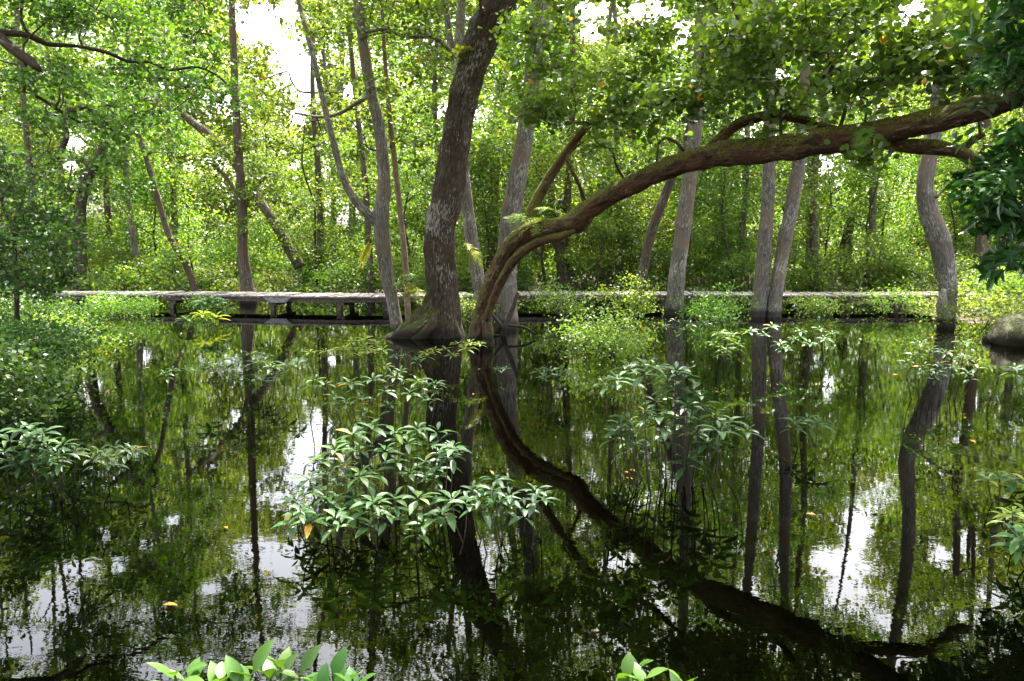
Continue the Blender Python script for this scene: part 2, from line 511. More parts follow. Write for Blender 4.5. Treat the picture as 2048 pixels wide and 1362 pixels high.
def boxes_w(specs):
    out = []
    for (x0, x1, y0, y1, z0, z1, n, r) in specs:
        for _ in range(n):
            out.append([random.uniform(x0, x1), random.uniform(y0, y1), random.uniform(z0, z1), r * random.uniform(0.7, 1.3)])
    return out

def make_tree(name, label, trunks, mat, clumps, leafm=None, size=0.085, shape='round', tufts=14, per=9, tuft_r=0.11, limbs=(), roots=(), group=None, cat='tree',
              seg=14, rough=0.08, flute=0.0, nfl=5, subtw=True, twig=None, thick=1.0, step=0.12, rscale=5.0, extra=None, gaps=True, flute_h=0.8, wk=1.0):
    if wk != 1.0:
        trunks = [[[x, y, z, r * wk] for (x, y, z, r) in t] for t in trunks]
    base = trunks[0][0]
    root = empty(name, (base[0], base[1], max(-0.05, min(base[2], 0.0)) if base[2] < 1 else 0.0), label, cat, group)
    skel = []
    for i, t in enumerate(trunks):
        mb = MB(); S = spline(t, step)
        tube(mb, S, seg, rough, rscale, flute=flute if i == 0 else 0, nfl=nfl, flute_h=flute_h)
        mb.build('trunk', mat, root); skel.append(S[len(S) // 3:] if i == 0 else S)
    for t in limbs:
        mb = MB(); S = spline(t, step)
        tube(mb, S, max(7, seg // 2), rough * 0.8, rscale * 1.5)
        mb.build('limb', mat, root); skel.append(S)
    for t in roots:
        mb = MB(); S = spline(t, step * 0.7)
        tube(mb, S, max(16, seg // 2), rough * 2.2, rscale * 1.4)
        mb.build('root', B_root, root)
    if clumps and gaps:
        kk = keep_mask(np.array(clumps)[:, :3], 0.0)
        clumps = [c for c, q in zip(clumps, kk) if q]
    if clumps:
        P, Nn, ti, tc = clump_leaves(clumps, tufts, per, tuft_r, gaps)
        sz = size * rng.uniform(0.65, 1.2, len(P))
        leaves('crown', P, Nn, sz, shape, leafm, root, tint=ti)
        mbs = []
        connect(skel, clumps, mbs, thick, tc if subtw else None)
        for mb in mbs:
            if mb.n: mb.build('branch', twig or B_twig, root)
    return root

# ------------------------------------------------------------------ water and ground
def water_mat():
    m, nt = new_mat('dark_still_water')
    tc = N(nt, 'ShaderNodeTexCoord')
    mp = N(nt, 'ShaderNodeMapping'); mp.inputs['Scale'].default_value = (1.0, 1.7, 1.0); mp.inputs['Rotation'].default_value = (0, 0, 0.25)
    nt.links.new(tc.outputs['Object'], mp.inputs[0])
    a = N(nt, 'ShaderNodeTexNoise'); a.inputs['Scale'].default_value = 3.2; a.inputs['Detail'].default_value = 3; a.inputs['Distortion'].default_value = 0.8
    b = N(nt, 'ShaderNodeTexNoise'); b.inputs['Scale'].default_value = 15; b.inputs['Detail'].default_value = 2; b.inputs['Distortion'].default_value = 0.5
    c = N(nt, 'ShaderNodeTexNoise'); c.inputs['Scale'].default_value = 0.5; c.inputs['Detail'].default_value = 2
    for q in (a, b, c): nt.links.new(mp.outputs[0], q.inputs[0])
    mm = N(nt, 'ShaderNodeMath', operation='MULTIPLY_ADD'); mm.inputs[1].default_value = 0.16
    nt.links.new(b.outputs[0], mm.inputs[0]); nt.links.new(a.outputs[0], mm.inputs[2])
    am = N(nt, 'ShaderNodeMapRange'); am.inputs[1].default_value = 0.35; am.inputs[2].default_value = 0.65; am.inputs[3].default_value = 0.25; am.inputs[4].default_value = 1.0
    nt.links.new(c.outputs[0], am.inputs[0])
    mu = N(nt, 'ShaderNodeMath', operation='MULTIPLY'); nt.links.new(mm.outputs[0], mu.inputs[0]); nt.links.new(am.outputs[0], mu.inputs[1])
    bp = N(nt, 'ShaderNodeBump'); bp.inputs['Strength'].default_value = 1.0; bp.inputs['Distance'].default_value = 0.00065
    nt.links.new(mu.outputs[0], bp.inputs['Height'])
    p = N(nt, 'ShaderNodeBsdfPrincipled')
    p.inputs['Base Color'].default_value = (0.0003, 0.0004, 0.0001, 1)
    p.inputs['Roughness'].default_value = 0.0
    p.inputs['IOR'].default_value = 1.33
    nt.links.new(bp.outputs[0], p.inputs['Normal'])
    o = N(nt, 'ShaderNodeOutputMaterial'); nt.links.new(p.outputs[0], o.inputs[0])
    return m

def ground_mat():
    m, nt = new_mat('leaf_litter_mud')
    tc = N(nt, 'ShaderNodeTexCoord')
    a = N(nt, 'ShaderNodeTexNoise'); a.inputs['Scale'].default_value = 1.2; a.inputs['Detail'].default_value = 8
    v = N(nt, 'ShaderNodeTexVoronoi'); v.inputs['Scale'].default_value = 14
    nt.links.new(tc.outputs['Object'], a.inputs[0]); nt.links.new(tc.outputs['Object'], v.inputs[0])
    c1 = ramp(nt, a.outputs[0], [(0.35, (0.03, 0.025, 0.015)), (0.6, (0.07, 0.05, 0.03))])
    c2 = ramp(nt, v.outputs['Color'], [(0.2, (0.04, 0.022, 0.012)), (0.6, (0.13, 0.06, 0.035)), (0.9, (0.20, 0.12, 0.06))])
    col = mix(nt, c1, c2, 0.65)
    bp = N(nt, 'ShaderNodeBump'); bp.inputs['Distance'].default_value = 0.05; nt.links.new(v.outputs[0], bp.inputs['Height'])
    p = N(nt, 'ShaderNodeBsdfPrincipled'); p.inputs['Roughness'].default_value = 0.9
    nt.links.new(col, p.inputs['Base Color']); nt.links.new(bp.outputs[0], p.inputs['Normal'])
    o = N(nt, 'ShaderNodeOutputMaterial'); nt.links.new(p.outputs[0], o.inputs[0])
    return m
M_ground = ground_mat()

def sm(a, b, x):
    t = min(1, max(0, (x - a) / (b - a)))
    return t * t * (3 - 2 * t)

def ground_z(x, y):
    far = sm(22.5, 26, y + 1.2 * mnoise.noise(Vector((x * 0.3, 0, 3))))
    right = sm(8.4, 9.8, x + 0.5 * mnoise.noise(Vector((0, y * 0.6, 1)))) * sm(12.8, 14.5, y)
    left = sm(6.6, 7.8, -x + 0.12 * (12 - y)) * sm(8.0, 9.5, y) * (1 - sm(15, 17, y))
    back = sm(-3, -7, y)
    h = max(far, right, left, back)
    return -0.6 + h * (0.68 + 0.12 * mnoise.noise(Vector((x * 0.5, y * 0.5, 0))))

mb = MB()
xs = sorted(set(list(np.arange(-40, 40.1, 0.8)) + [-400, -250, -150, -90, -60, 60, 90, 150, 250, 400]))
ys = sorted(set(list(np.arange(-12, 64, 0.8)) + [-400, -200, -100, -50, -25, 75, 100, 150, 250, 400]))
V = [[x, y, ground_z(x, y)] for y in ys for x in xs]
F = [(j * len(xs) + i, j * len(xs) + i + 1, (j + 1) * len(xs) + i + 1, (j + 1) * len(xs) + i) for j in range(len(ys) - 1) for i in range(len(xs) - 1)]
mb.add(V, F)
tag(mb.build('ground', M_ground), kind='structure')
mb = MB(); mb.add([[-200, -200, 0], [200, -200, 0], [200, 200, 0], [-200, 200, 0]], [(0, 1, 2, 3)])
tag(mb.build('water', water_mat()), kind='structure')

# ------------------------------------------------------------------ boardwalk
def wood_mat(name, c0, c1):
    m, nt = new_mat(name)
    a = N(nt, 'ShaderNodeAttribute'); a.attribute_name = 'bark'
    mp = N(nt, 'ShaderNodeMapping'); mp.inputs['Scale'].default_value = (12, 1.5, 12)
    nt.links.new(a.outputs['Vector'], mp.inputs[0])
    n = N(nt, 'ShaderNodeTexNoise'); n.inputs['Scale'].default_value = 2; n.inputs['Detail'].default_value = 6
    nt.links.new(mp.outputs[0], n.inputs[0])
    col = ramp(nt, n.outputs[0], [(0.35, c0), (0.65, c1)])
    bp = N(nt, 'ShaderNodeBump'); bp.inputs['Distance'].default_value = 0.01; nt.links.new(n.outputs[0], bp.inputs['Height'])
    p = N(nt, 'ShaderNodeBsdfPrincipled'); p.inputs['Roughness'].default_value = 0.8
    nt.links.new(col, p.inputs['Base Color']); nt.links.new(bp.outputs[0], p.inputs['Normal'])
    o = N(nt, 'ShaderNodeOutputMaterial'); nt.links.new(p.outputs[0], o.inputs[0])
    return m
W_plank = wood_mat('weathered_grey_plank', (0.10, 0.085, 0.075), (0.25, 0.22, 0.20))
W_beam = wood_mat('damp_brown_timber', (0.045, 0.03, 0.022), (0.13, 0.095, 0.075))
W_board = wood_mat('grey_splice_board', (0.16, 0.14, 0.14), (0.27, 0.25, 0.25))

DZ = 0.355
front = [onz(x, y, DZ) for (x, y) in [(-260, 588), (40, 588.2), (200, 588.5), (325, 589), (450, 590.5), (560, 592), (700, 593.5), (780, 593), (950, 590), (1200, 589), (1400, 589), (1560, 590), (1700, 591), (1870, 590), (2150, 588)]]
fr = np.array(front)
bw = empty('boardwalk', (fr[6][0], fr[6][1], 0.0), 'long low boardwalk of weathered grey planks on short posts crossing the flooded wood', 'boardwalk')
seg = np.linalg.norm(np.diff(fr, axis=0), axis=1); cum = np.concatenate([[0], np.cumsum(seg)])
def on_path(s):
    i = min(len(seg) - 1, max(0, int(np.searchsorted(cum, s) - 1)))
    t = (s - cum[i]) / seg[i]
    p = fr[i] * (1 - t) + fr[i + 1] * t
    d = (fr[i + 1] - fr[i]) / seg[i]
    return p, d
mb = MB(); s = 0.0
WID = 1.2
while s < cum[-1]:
    p, d = on_path(s)
    nrm = np.array([-d[1], d[0], 0])
    c = p + nrm * (WID / 2 + random.uniform(-0.025, 0.02)); c[2] = DZ - 0.02 + random.uniform(-0.006, 0.008)
    box(mb, c, (0.155, WID, 0.038), math.atan2(d[1], d[0]) + random.uniform(-0.02, 0.02))
    s += 0.178
mb.build('deck', W_plank, bw, smooth=False)
for (off, nm) in ((0.07, 'edge_beam'), (WID - 0.1, 'edge_beam')):
    mb = MB()
    for i in range(len(seg)):
        a, b = fr[i], fr[i + 1]; d = (b - a) / seg[i]; nrm = np.array([-d[1], d[0], 0])
        c = (a + b) / 2 + nrm * off; c[2] = DZ - 0.042 - 0.05
        box(mb, c, (seg[i] - 0.004, 0.06, 0.10), math.atan2(d[1], d[0]))
    mb.build(nm, W_beam, bw, smooth=False)
def s_at_px(px):
    q = [proj(on_path(t)[0])[0] for t in np.linspace(0, cum[-1] - 0.01, 600)]
    return np.interp(px, q, np.linspace(0, cum[-1] - 0.01, 600))
for px in (60, 140, 215, 338, 540, 675, 770, 850, 1120, 1230, 1330, 1460, 1600, 1690, 1800, 1900):
    p, d = on_path(s_at_px(px)); nrm = np.array([-d[1], d[0], 0]); rz = math.atan2(d[1], d[0])
    for off in (0.14, WID - 0.18):
        mb = MB(); c = p + nrm * off; c[2] = (DZ - 0.145 - 0.55) / 2
        box(mb, c, (0.11, 0.10, DZ - 0.145 + 0.55), rz + random.uniform(-0.1, 0.1))
        mb.build('post', W_beam, bw, smooth=False)
    mb = MB(); c = p + nrm * (WID / 2 - 0.02) + d * 0.11; c[2] = DZ - 0.19
    box(mb, c, (0.06, WID - 0.1, 0.08), rz)
    mb.build('cross_beam', W_beam, bw, smooth=False)
# grey trapezoid board spliced over the front edge
pa, d = on_path(s_at_px(548)); pb, _ = on_path(s_at_px(578)); nrm = np.array([-d[1], d[0], 0])
q = [(527, 0.0), (582, 0.0), (572, -0.115), (540, -0.115)]
mb = MB(); vv = []
for dy in (0.030, 0.005):
    for (px, dz) in q:
        p, _ = on_path(s_at_px(px)); p = p - nrm * dy; vv.append([p[0], p[1], DZ - 0.045 + dz])
mb.add(vv, [(3, 2, 1, 0), (4, 5, 6, 7), (0, 1, 5, 4), (1, 2, 6, 5), (2, 3, 7, 6), (3, 0, 4, 7)])
tag(mb.build('splice_board', W_board, bw, smooth=False), 'pale grey tapered board fixed over the front edge')

# ------------------------------------------------------------------ the big trees that can be told apart
def Yw(px, py): return float(onz(px, py)[1])

Y1 = Yw(882, 672)
make_tree('leaning_tree', 'thickest trunk, dark furrowed bark flecked with white lichen, leaning right at the top', [
    px_nodes([(884, 700, 92, Y1), (884, 668, 78, Y1), (885, 620, 68, Y1), (884, 560, 63, Y1), (879, 500, 60, Y1), (880, 450, 60, Y1), (893, 400, 61, Y1), (905, 330, 60, Y1), (922, 220, 59, Y1), (948, 120, 60, Y1 - .1),
              (975, 50, 70, Y1 - .2), (1005, -10, 60, Y1 - .3), (1045, -110, 56, Y1 - .4), (1090, -260, 46, Y1 - .5), (1110, -420, 30, Y1)])], B_dark,
    boxes_w([(-2.5, 3.5, 12.0, 16.5, 8.2, 12.0, 26, 0.8), (-4, 4, 9.5, 12.5, 8.6, 11.5, 34, 0.8), (-3, 4, 12, 17, 10, 13, 20, 1.0)]) + boxes_px([(1000, -330, 1500, -60, Y1 - 2, Y1 + 2, 16, 0.6), (700, -320, 980, -80, Y1 - 2, Y1 + 1, 12, 0.55)]), G_mid,  # nearer and topmost world boxes: unseen foliage added to shade the pond plants
    limbs=[px_nodes([(1045, -110, 30, Y1 - .4), (1150, -190, 24, Y1 - .6), (1300, -230, 16, Y1 - 1)]), px_nodes([(1060, -150, 26, Y1 - .4), (960, -260, 20, Y1), (850, -300, 12, Y1)]),
           px_nodes([(972, 36, 26, Y1 - .2), (966, 24, 20, Y1 - .45), (962, 20, 8, Y1 - .6)])],
    roots=[px_nodes([(778, 690, 14, Y1 - .05), (804, 668, 28, Y1 - .05), (834, 650, 42, Y1), (858, 622, 46, Y1), (874, 578, 32, Y1 + .03), (880, 545, 14, Y1 + .05)]),
           px_nodes([(748, 690, 12, Y1 - .3), (790, 676, 24, Y1 - .3), (830, 662, 30, Y1 - .25), (862, 630, 24, Y1 - .2), (876, 590, 10, Y1 - .15)]),
           px_nodes([(812, 692, 12, Y1 - .4), (838, 676, 20, Y1 - .38), (862, 652, 24, Y1 - .3), (878, 610, 12, Y1 - .2)]),
           px_nodes([(846, 690, 20, Y1 - .25), (860, 668, 28, Y1 - .2), (874, 630, 26, Y1 - .12), (882, 595, 12, Y1 - .06)]),
           px_nodes([(918, 690, 20, Y1 - .2), (908, 664, 26, Y1 - .15), (898, 625, 22, Y1 - .1), (892, 590, 10, Y1 - .06)])],
    seg=36, rough=0.13, flute=0.12, step=0.06, rscale=7, tufts=14)

Y2 = Yw(797, 668)
make_tree('forked_tree', 'mottled grey trunk left of the thickest one, forking low into thick and thin stems', [
    px_nodes([(800, 690, 32, Y2), (795, 662, 30, Y2), (785, 600, 30, Y2), (774, 550, 34, Y2), (765, 480, 36, Y2), (762, 430, 38, Y2), (768, 380, 34, Y2 + .1), (766, 320, 30, Y2 + .1), (757, 250, 28, Y2 + .2), (740, 170, 27, Y2 + .2), (728, 100, 25, Y2 + .2), (716, 0, 24, Y2 + .3), (705, -120, 20, Y2), (700, -300, 14, Y2)]),
    px_nodes([(762, 455, 24, Y2), (742, 432, 24, Y2 - .03), (716, 408, 21, Y2 - .1), (692, 370, 18, Y2 - .2), (676, 320, 16, Y2 - .2), (662, 265, 15, Y2 - .2), (648, 210, 14, Y2 - .2), (630, 130, 13, Y2 - .2), (612, 60, 12, Y2 - .1), (597, 0, 11, Y2), (580, -90, 9, Y2)])], B_grey,
    boxes_px([(620, -120, 900, 230, Y2 - .8, Y2 + 1.6, 30, 0.42), (640, 230, 900, 330, Y2 - .2, Y2 + 1.6, 6, 0.35)]) + boxes_w([(-6.5, -1.5, 12, 17, 5.9, 10, 42, 0.7), (-9, -2, 11, 17, 9.5, 12.5, 26, 1.0)]), G_mid, size=0.075, limbs=[  # upper world box: unseen canopy added to block sun on the leaves below
        px_nodes([(912, 118, 9, Y2 + 1.2), (890, 90, 9, Y2 + 1), (862, 72, 9, Y2 + .8), (830, 74, 8, Y2 + .6), (800, 70, 7, Y2 + .5), (770, 58, 7, Y2 + .4), (726, 66, 8, Y2 + .2)]),
        px_nodes([(745, 190, 9, Y2 + .2), (715, 205, 8, Y2 + .3), (680, 226, 7, Y2 + .6), (640, 234, 6, Y2 + 1), (590, 226, 5, Y2 + 1.2)])],
    wk=0.82, seg=20, rough=0.1, step=0.08)

Y3 = Yw(816, 655)
make_tree('slender_tree', 'very thin smooth pinkish stem rising straight between the forked trunk and the thickest one', [
    px_nodes([(818, 665, 13, Y3), (814, 590, 12, Y3), (809, 510, 12, Y3), (800, 420, 12, Y3), (790, 330, 11, Y3), (781, 250, 10, Y3), (773, 160, 9, Y3), (768, 90, 8, Y3), (764, 10, 6, Y3)])], B_pink,
    boxes_px([(710, -60, 850, 150, Y3 - .4, Y3 + .6, 9, 0.32), (780, 180, 860, 380, Y3 - .2, Y3 + .6, 5, 0.25)]), G_mid, size=0.07, tufts=9, seg=10, rough=0.04)

Y4 = Yw(957, 640)
make_tree('swamp_tree', 'slanting grey trunk partly hidden behind the right side of the thickest one', [
    px_nodes([(972, 660, 36, Y4), (964, 600, 32, Y4), (950, 520, 30, Y4), (938, 440, 30, Y4), (930, 380, 29, Y4), (924, 300, 29, Y4), (917, 200, 30, Y4), (915, 130, 30, Y4), (920, 60, 22, Y4), (927, -60, 18, Y4), (935, -220, 12, Y4)]),
    px_nodes([(915, 150, 20, Y4), (902, 90, 17, Y4), (893, 20, 15, Y4), (880, -120, 11, Y4)])], B_grey,
    boxes_px([(840, -260, 1060, -60, Y4 - 1, Y4 + 1.5, 14, 0.55), (820, 180, 1000, 330, Y4 + .4, Y4 + 1.6, 9, 0.35)]) + boxes_w([(-3, 0.8, 14.5, 18.5, 9, 12.5, 14, 0.75)]), G_mid, wk=0.85, seg=18, rough=0.1, step=0.1)

Y5 = Yw(1015, 655)
make_tree('tall_tree', 'tall straight pale grey trunk standing just behind the arching tree base', [
    px_nodes([(1018, 680, 58, Y5), (1016, 655, 50, Y5), (1013, 600, 48, Y5), (1014, 520, 44, Y5), (1020, 440, 44, Y5), (1032, 370, 42, Y5), (1045, 300, 40, Y5), (1056, 220, 38, Y5), (1068, 130, 39, Y5), (1077, 40, 40, Y5), (1084, -80, 34, Y5), (1090, -260, 26, Y5), (1092, -420, 16, Y5)])], B_grey,
    boxes_px([(980, 20, 1180, 330, Y5 + .5, Y5 + 2, 13, 0.4)]) + boxes_w([(-1.5, 4, 13, 19, 9.5, 13.5, 30, 0.85)]), G_mid, wk=0.88, seg=24, rough=0.09, flute=0.14, nfl=6, flute_h=0.5, step=0.09)

# arching tree: leans right and towards the viewer
A = [(956, 705, 50, 13.3), (959, 672, 42, 13.3), (966, 625, 37, 13.25), (982, 572, 34, 13.1), (1003, 525, 35, 12.9), (1028, 486, 36, 12.6), (1062, 462, 37, 12.3), (1110, 452, 37, 12.0), (1152, 444, 43, 11.8), (1178, 418, 40, 11.6),
     (1225, 388, 37, 11.3), (1290, 356, 39, 10.9), (1360, 328, 44, 10.4), (1440, 309, 48, 9.9), (1520, 302, 50, 9.5), (1600, 290, 52, 9.1), (1680, 277, 50, 8.7), (1760, 264, 50, 8.35), (1840, 248, 50, 8.0), (1920, 228, 50, 7.6), (1990, 206, 52, 7.2), (2060, 180, 50, 6.9), (2150, 140, 46, 6.5), (2280, 70, 36, 6.0)]
A2 = [(972, 640, 22, 13.1), (990, 590, 24, 12.95), (1012, 545, 26, 12.7), (1040, 508, 26, 12.4), (1078, 484, 26, 12.1), (1120, 472, 22, 11.85), (1150, 462, 14, 11.7)]
make_tree('arching_tree', 'mossy red-brown tree arching low over the water from the middle to the right edge', [px_nodes(A)], B_moss,
    boxes_w([(-0.5, 7.5, 4.5, 9.5, 6.6, 9.5, 44, 0.7)]) + boxes_px([(1060, 120, 1330, 300, 10.3, 12.2, 22, 0.36), (1150, 300, 1330, 380, 11.6, 12.8, 5, 0.26), (1330, 60, 1680, 230, 8.6, 10.8, 34, 0.34), (1450, -60, 1950, 90, 8.2, 10.5, 26, 0.36), (1620, 60, 1960, 200, 7.8, 9.6, 22, 0.3),  # world box: out-of-view foliage added overhead to shade the foreground
              (1050, -80, 1450, 100, 10, 12.5, 26, 0.38), (1100, -420, 2300, -60, 7.5, 13, 66, 0.5), (1900, -60, 2250, 170, 6.6, 8, 12, 0.3), (1735, 300, 1750, 320, 8, 8.1, 1, 0.10)]), G_mid, size=0.08, limbs=[
        px_nodes(A2, .72),
        px_nodes([(1400, 320, 24, 10.2), (1432, 285, 22, 10.1), (1470, 252, 21, 10), (1510, 236, 20, 9.9), (1555, 230, 18, 9.8), (1600, 238, 20, 9.7), (1640, 250, 15, 9.6), (1690, 262, 10, 9.4)]),
        px_nodes([(1585, 235, 18, 9.7), (1606, 205, 18, 9.7), (1636, 165, 17, 9.6), (1668, 125, 15, 9.5), (1700, 85, 14, 9.4), (1745, 40, 13, 9.3), (1795, -8, 12, 9.2), (1870, -90, 9, 9)]),
        px_nodes([(1048, 470, 30, 12.5), (1062, 425, 24, 12.55), (1084, 380, 21, 12.6), (1112, 335, 19, 12.6), (1142, 292, 17, 12.5), (1172, 256, 15, 12.3), (1205, 228, 13, 12), (1260, 206, 12, 11.6), (1310, 208, 14, 11.2), (1350, 196, 13, 10.8), (1390, 176, 9, 10.4)]),
        px_nodes([(1170, 408, 9, 11.65), (1158, 370, 8, 11.6), (1142, 338, 7, 11.6), (1134, 316, 6, 11.6), (1150, 296, 5, 11.6), (1172, 280, 4, 11.5)]),
        px_nodes([(1680, 255, 8, 8.8), (1694, 210, 7, 8.8), (1700, 182, 7, 8.8), (1716, 155, 5, 8.8), (1738, 120, 4, 8.8)]), px_nodes([(1700, 184, 6, 8.8), (1686, 150, 5, 8.8), (1672, 132, 5, 8.7), (1650, 118, 4, 8.7)]),
        px_nodes([(1740, 278, 26, 8.5), (1800, 290, 26, 8.3), (1860, 294, 30, 8.2), (1915, 302, 27, 8.1), (1948, 322, 26, 8.05), (1966, 345, 24, 8), (1988, 360, 22, 8), (2012, 362, 12, 8)]),
        px_nodes([(1925, 300, 16, 8.1), (1945, 280, 14, 8.05), (1970, 268, 10, 8)]),
        px_nodes([(1368, 302, 7, 10.2), (1352, 284, 6, 10.2), (1330, 276, 6, 10.2), (1316, 288, 4, 10.2)]),
        px_nodes([(1440, 100, 10, 10), (1466, 76, 10, 9.9), (1478, 50, 9, 9.8), (1470, 22, 7, 9.8), (1458, -10, 6, 9.8)]), px_nodes([(1466, 76, 9, 9.9), (1510, 74, 9, 9.7), (1545, 86, 9, 9.6), (1556, 106, 6, 9.5)])],
    roots=[px_nodes([(930, 700, 14, 13.1), (945, 678, 22, 13.15), (957, 640, 22, 13.2), (966, 600, 10, 13.2)]), px_nodes([(985, 700, 14, 13.0), (976, 672, 20, 13.1), (974, 630, 20, 13.15), (980, 590, 8, 13.1)])],
    seg=40, rough=0.22, step=0.05, rscale=8, tufts=15, per=8, tuft_r=0.10)

Y7 = Yw(1530, 633)
make_tree('twin_tree', 'pair of pale grey trunks joined at the waterline and parting upward, right of centre', [
    px_nodes([(1508, 650, 44, Y7), (1516, 620, 40, Y7), (1524, 560, 36, Y7), (1530, 480, 34, Y7), (1536, 400, 30, Y7), (1538, 300, 29, Y7), (1540, 200, 28, Y7), (1540, 100, 25, Y7), (1542, 0, 22, Y7), (1545, -150, 18, Y7), (1550, -350, 12, Y7)]),
    px_nodes([(1546, 655, 40, Y7 - .1), (1548, 620, 34, Y7 - .1), (1556, 560, 32, Y7 - .05), (1570, 480, 33, Y7), (1584, 410, 32, Y7), (1597, 330, 31, Y7), (1606, 250, 29, Y7), (1612, 150, 27, Y7), (1622, 40, 24, Y7), (1640, -120, 18, Y7), (1660, -320, 12, Y7)])], B_grey,
    boxes_w([(3, 9.5, 15, 20, 6.6, 13, 46, 0.8), (2, 9, 12, 17, 9.5, 13, 24, 1.0)]) + boxes_px([(1450, 60, 1700, 230, Y7 + .5, Y7 + 2, 8, 0.4)]), G_mid, wk=0.84, seg=22, rough=0.08, flute=0.15, nfl=6, flute_h=0.4, step=0.09)  # nearer world box: unseen roof of leaves, added to cut the sun

Y8 = Yw(1352, 628)
make_tree('swamp_tree', 'grey-brown trunk rising past the front of the boardwalk, left of the pale pair', [
    px_nodes([(1348, 645, 48, Y8), (1350, 610, 40, Y8), (1356, 540, 37, Y8), (1366, 460, 36, Y8), (1376, 380, 34, Y8), (1386, 300, 32, Y8), (1394, 200, 29, Y8), (1400, 80, 27, Y8), (1404, -40, 24, Y8), (1410, -250, 16, Y8)])], B_grey,
    boxes_w([(2, 6, 16, 21, 9, 12.5, 16, 0.8)]) + boxes_px([(1290, 60, 1440, 330, Y8 + .5, Y8 + 2.5, 10, 0.4)]), G_mid, wk=0.88, seg=20, rough=0.08, flute=0.12, step=0.1)
Y8b = Yw(1272, 622)
make_tree('swamp_tree', 'thinner leaning trunk beside the grey-brown one, slanting up to the right', [
    px_nodes([(1268, 640, 22, Y8b), (1276, 600, 20, Y8b), (1288, 530, 20, Y8b), (1304, 460, 20, Y8b), (1328, 395, 19, Y8b), (1354, 330, 18, Y8b), (1380, 255, 16, Y8b), (1402, 170, 14, Y8b), (1425, 60, 12, Y8b), (1440, -60, 9, Y8b)])], B_back,
    boxes_px([(1240, 40, 1420, 240, Y8b, Y8b + 2, 10, 0.4), (1200, -200, 1500, 0, Y8b, Y8b + 2, 10, 0.6)]), G_mid, seg=14, rough=0.08)

Y9 = Yw(1890, 652)
make_tree('crooked_tree', 'crooked trunk near the right edge with a bend and a hollow at its foot', [
    px_nodes([(1888, 670, 44, Y9), (1892, 640, 40, Y9), (1896, 580, 42, Y9), (1888, 520, 50, Y9), (1874, 468, 52, Y9), (1856, 420, 48, Y9), (1850, 370, 42, Y9), (1860, 310, 38, Y9), (1872, 240, 35, Y9), (1880, 140, 33, Y9), (1880, 30, 33, Y9), (1876, -100, 28, Y9), (1870, -300, 16, Y9)])], B_grey,
    boxes_px([(1790, -150, 2050, 90, Y9, Y9 + 2, 12, 0.5), (1920, 250, 2050, 420, Y9 - .5, Y9 + 1, 8, 0.35)]) + boxes_w([(6.5, 11.5, 13, 18, 5.6, 11.5, 40, 0.8)]), G_mid, limbs=[
        px_nodes([(1872, 395, 7, Y9 - .2), (1892, 376, 6, Y9 - .2), (1920, 360, 6, Y9 - .2), (1952, 342, 4, Y9 - .2)]), px_nodes([(1890, 640, 26, Y9 - .3), (1884, 610, 22, Y9 - .3), (1888, 578, 10, Y9 - .25)])],
    wk=0.78, seg=26, rough=0.12, flute=0.12, step=0.08)

Y10 = 20.9 + 0.6
make_tree('slender_tree', 'straight dark-based trunk behind the left half of the boardwalk, with two low upswept branches', [
    px_nodes([(500, 640, 40, Y10), (498, 600, 34, Y10), (492, 560, 26, Y10), (486, 500, 21, Y10), (485, 430, 19, Y10), (482, 380, 17, Y10), (477, 300, 16, Y10), (471, 200, 15, Y10), (468, 120, 14, Y10), (464, 30, 13, Y10), (462, -100, 11, Y10), (465, -260, 7, Y10)])], B_back,
    boxes_px([(380, 280, 620, 470, Y10 - .6, Y10 + .8, 22, 0.38), (490, 150, 600, 280, Y10 - .5, Y10 + .8, 9, 0.36), (360, -250, 600, -60, Y10 - 1, Y10 + 1.5, 14, 0.6)]), G_mid, limbs=[
        px_nodes([(487, 425, 12, Y10), (476, 400, 10, Y10), (464, 372, 8, Y10), (444, 345, 7, Y10), (420, 326, 5, Y10)]), px_nodes([(487, 420, 11, Y10), (504, 388, 8, Y10), (524, 360, 7, Y10), (544, 346, 4, Y10)])],
    seg=18, rough=0.1, step=0.1)

make_tree('twisted_tree', 'dark twisted trunk in the left wood that doubles back in a hook high up', [
    px_nodes([(160, 600, 26, 22.5), (161, 520, 24, 22.5), (160, 440, 22, 22.5), (166, 385, 20, 22.4), (186, 335, 19, 22.3), (206, 295, 16, 22.2), (213, 250, 13, 22.2), (212, 222, 10, 22.2)])], B_twig,
    boxes_px([(60, 150, 300, 260, 21, 23.5, 16, 0.5), (100, -60, 320, 100, 21, 24, 10, 0.7)]), G_mid, limbs=[
        px_nodes([(210, 235, 12, 22.2), (195, 232, 11, 22.1), (182, 220, 10, 22.1), (172, 212, 10, 22), (155, 218, 11, 22), (140, 222, 11, 22)]),
        px_nodes([(105, 325, 12, 22.3), (122, 300, 12, 22.2), (133, 272, 12, 22.1), (128, 245, 11, 22), (140, 222, 11, 22), (128, 200, 10, 22), (138, 188, 7, 22)]),
        px_nodes([(186, 335, 12, 22.3), (160, 320, 8, 22.3), (138, 318, 6, 22.3)]), px_nodes([(213, 250, 9, 22.2), (228, 225, 8, 22.2), (240, 205, 6, 22.2)])], seg=14, rough=0.14)
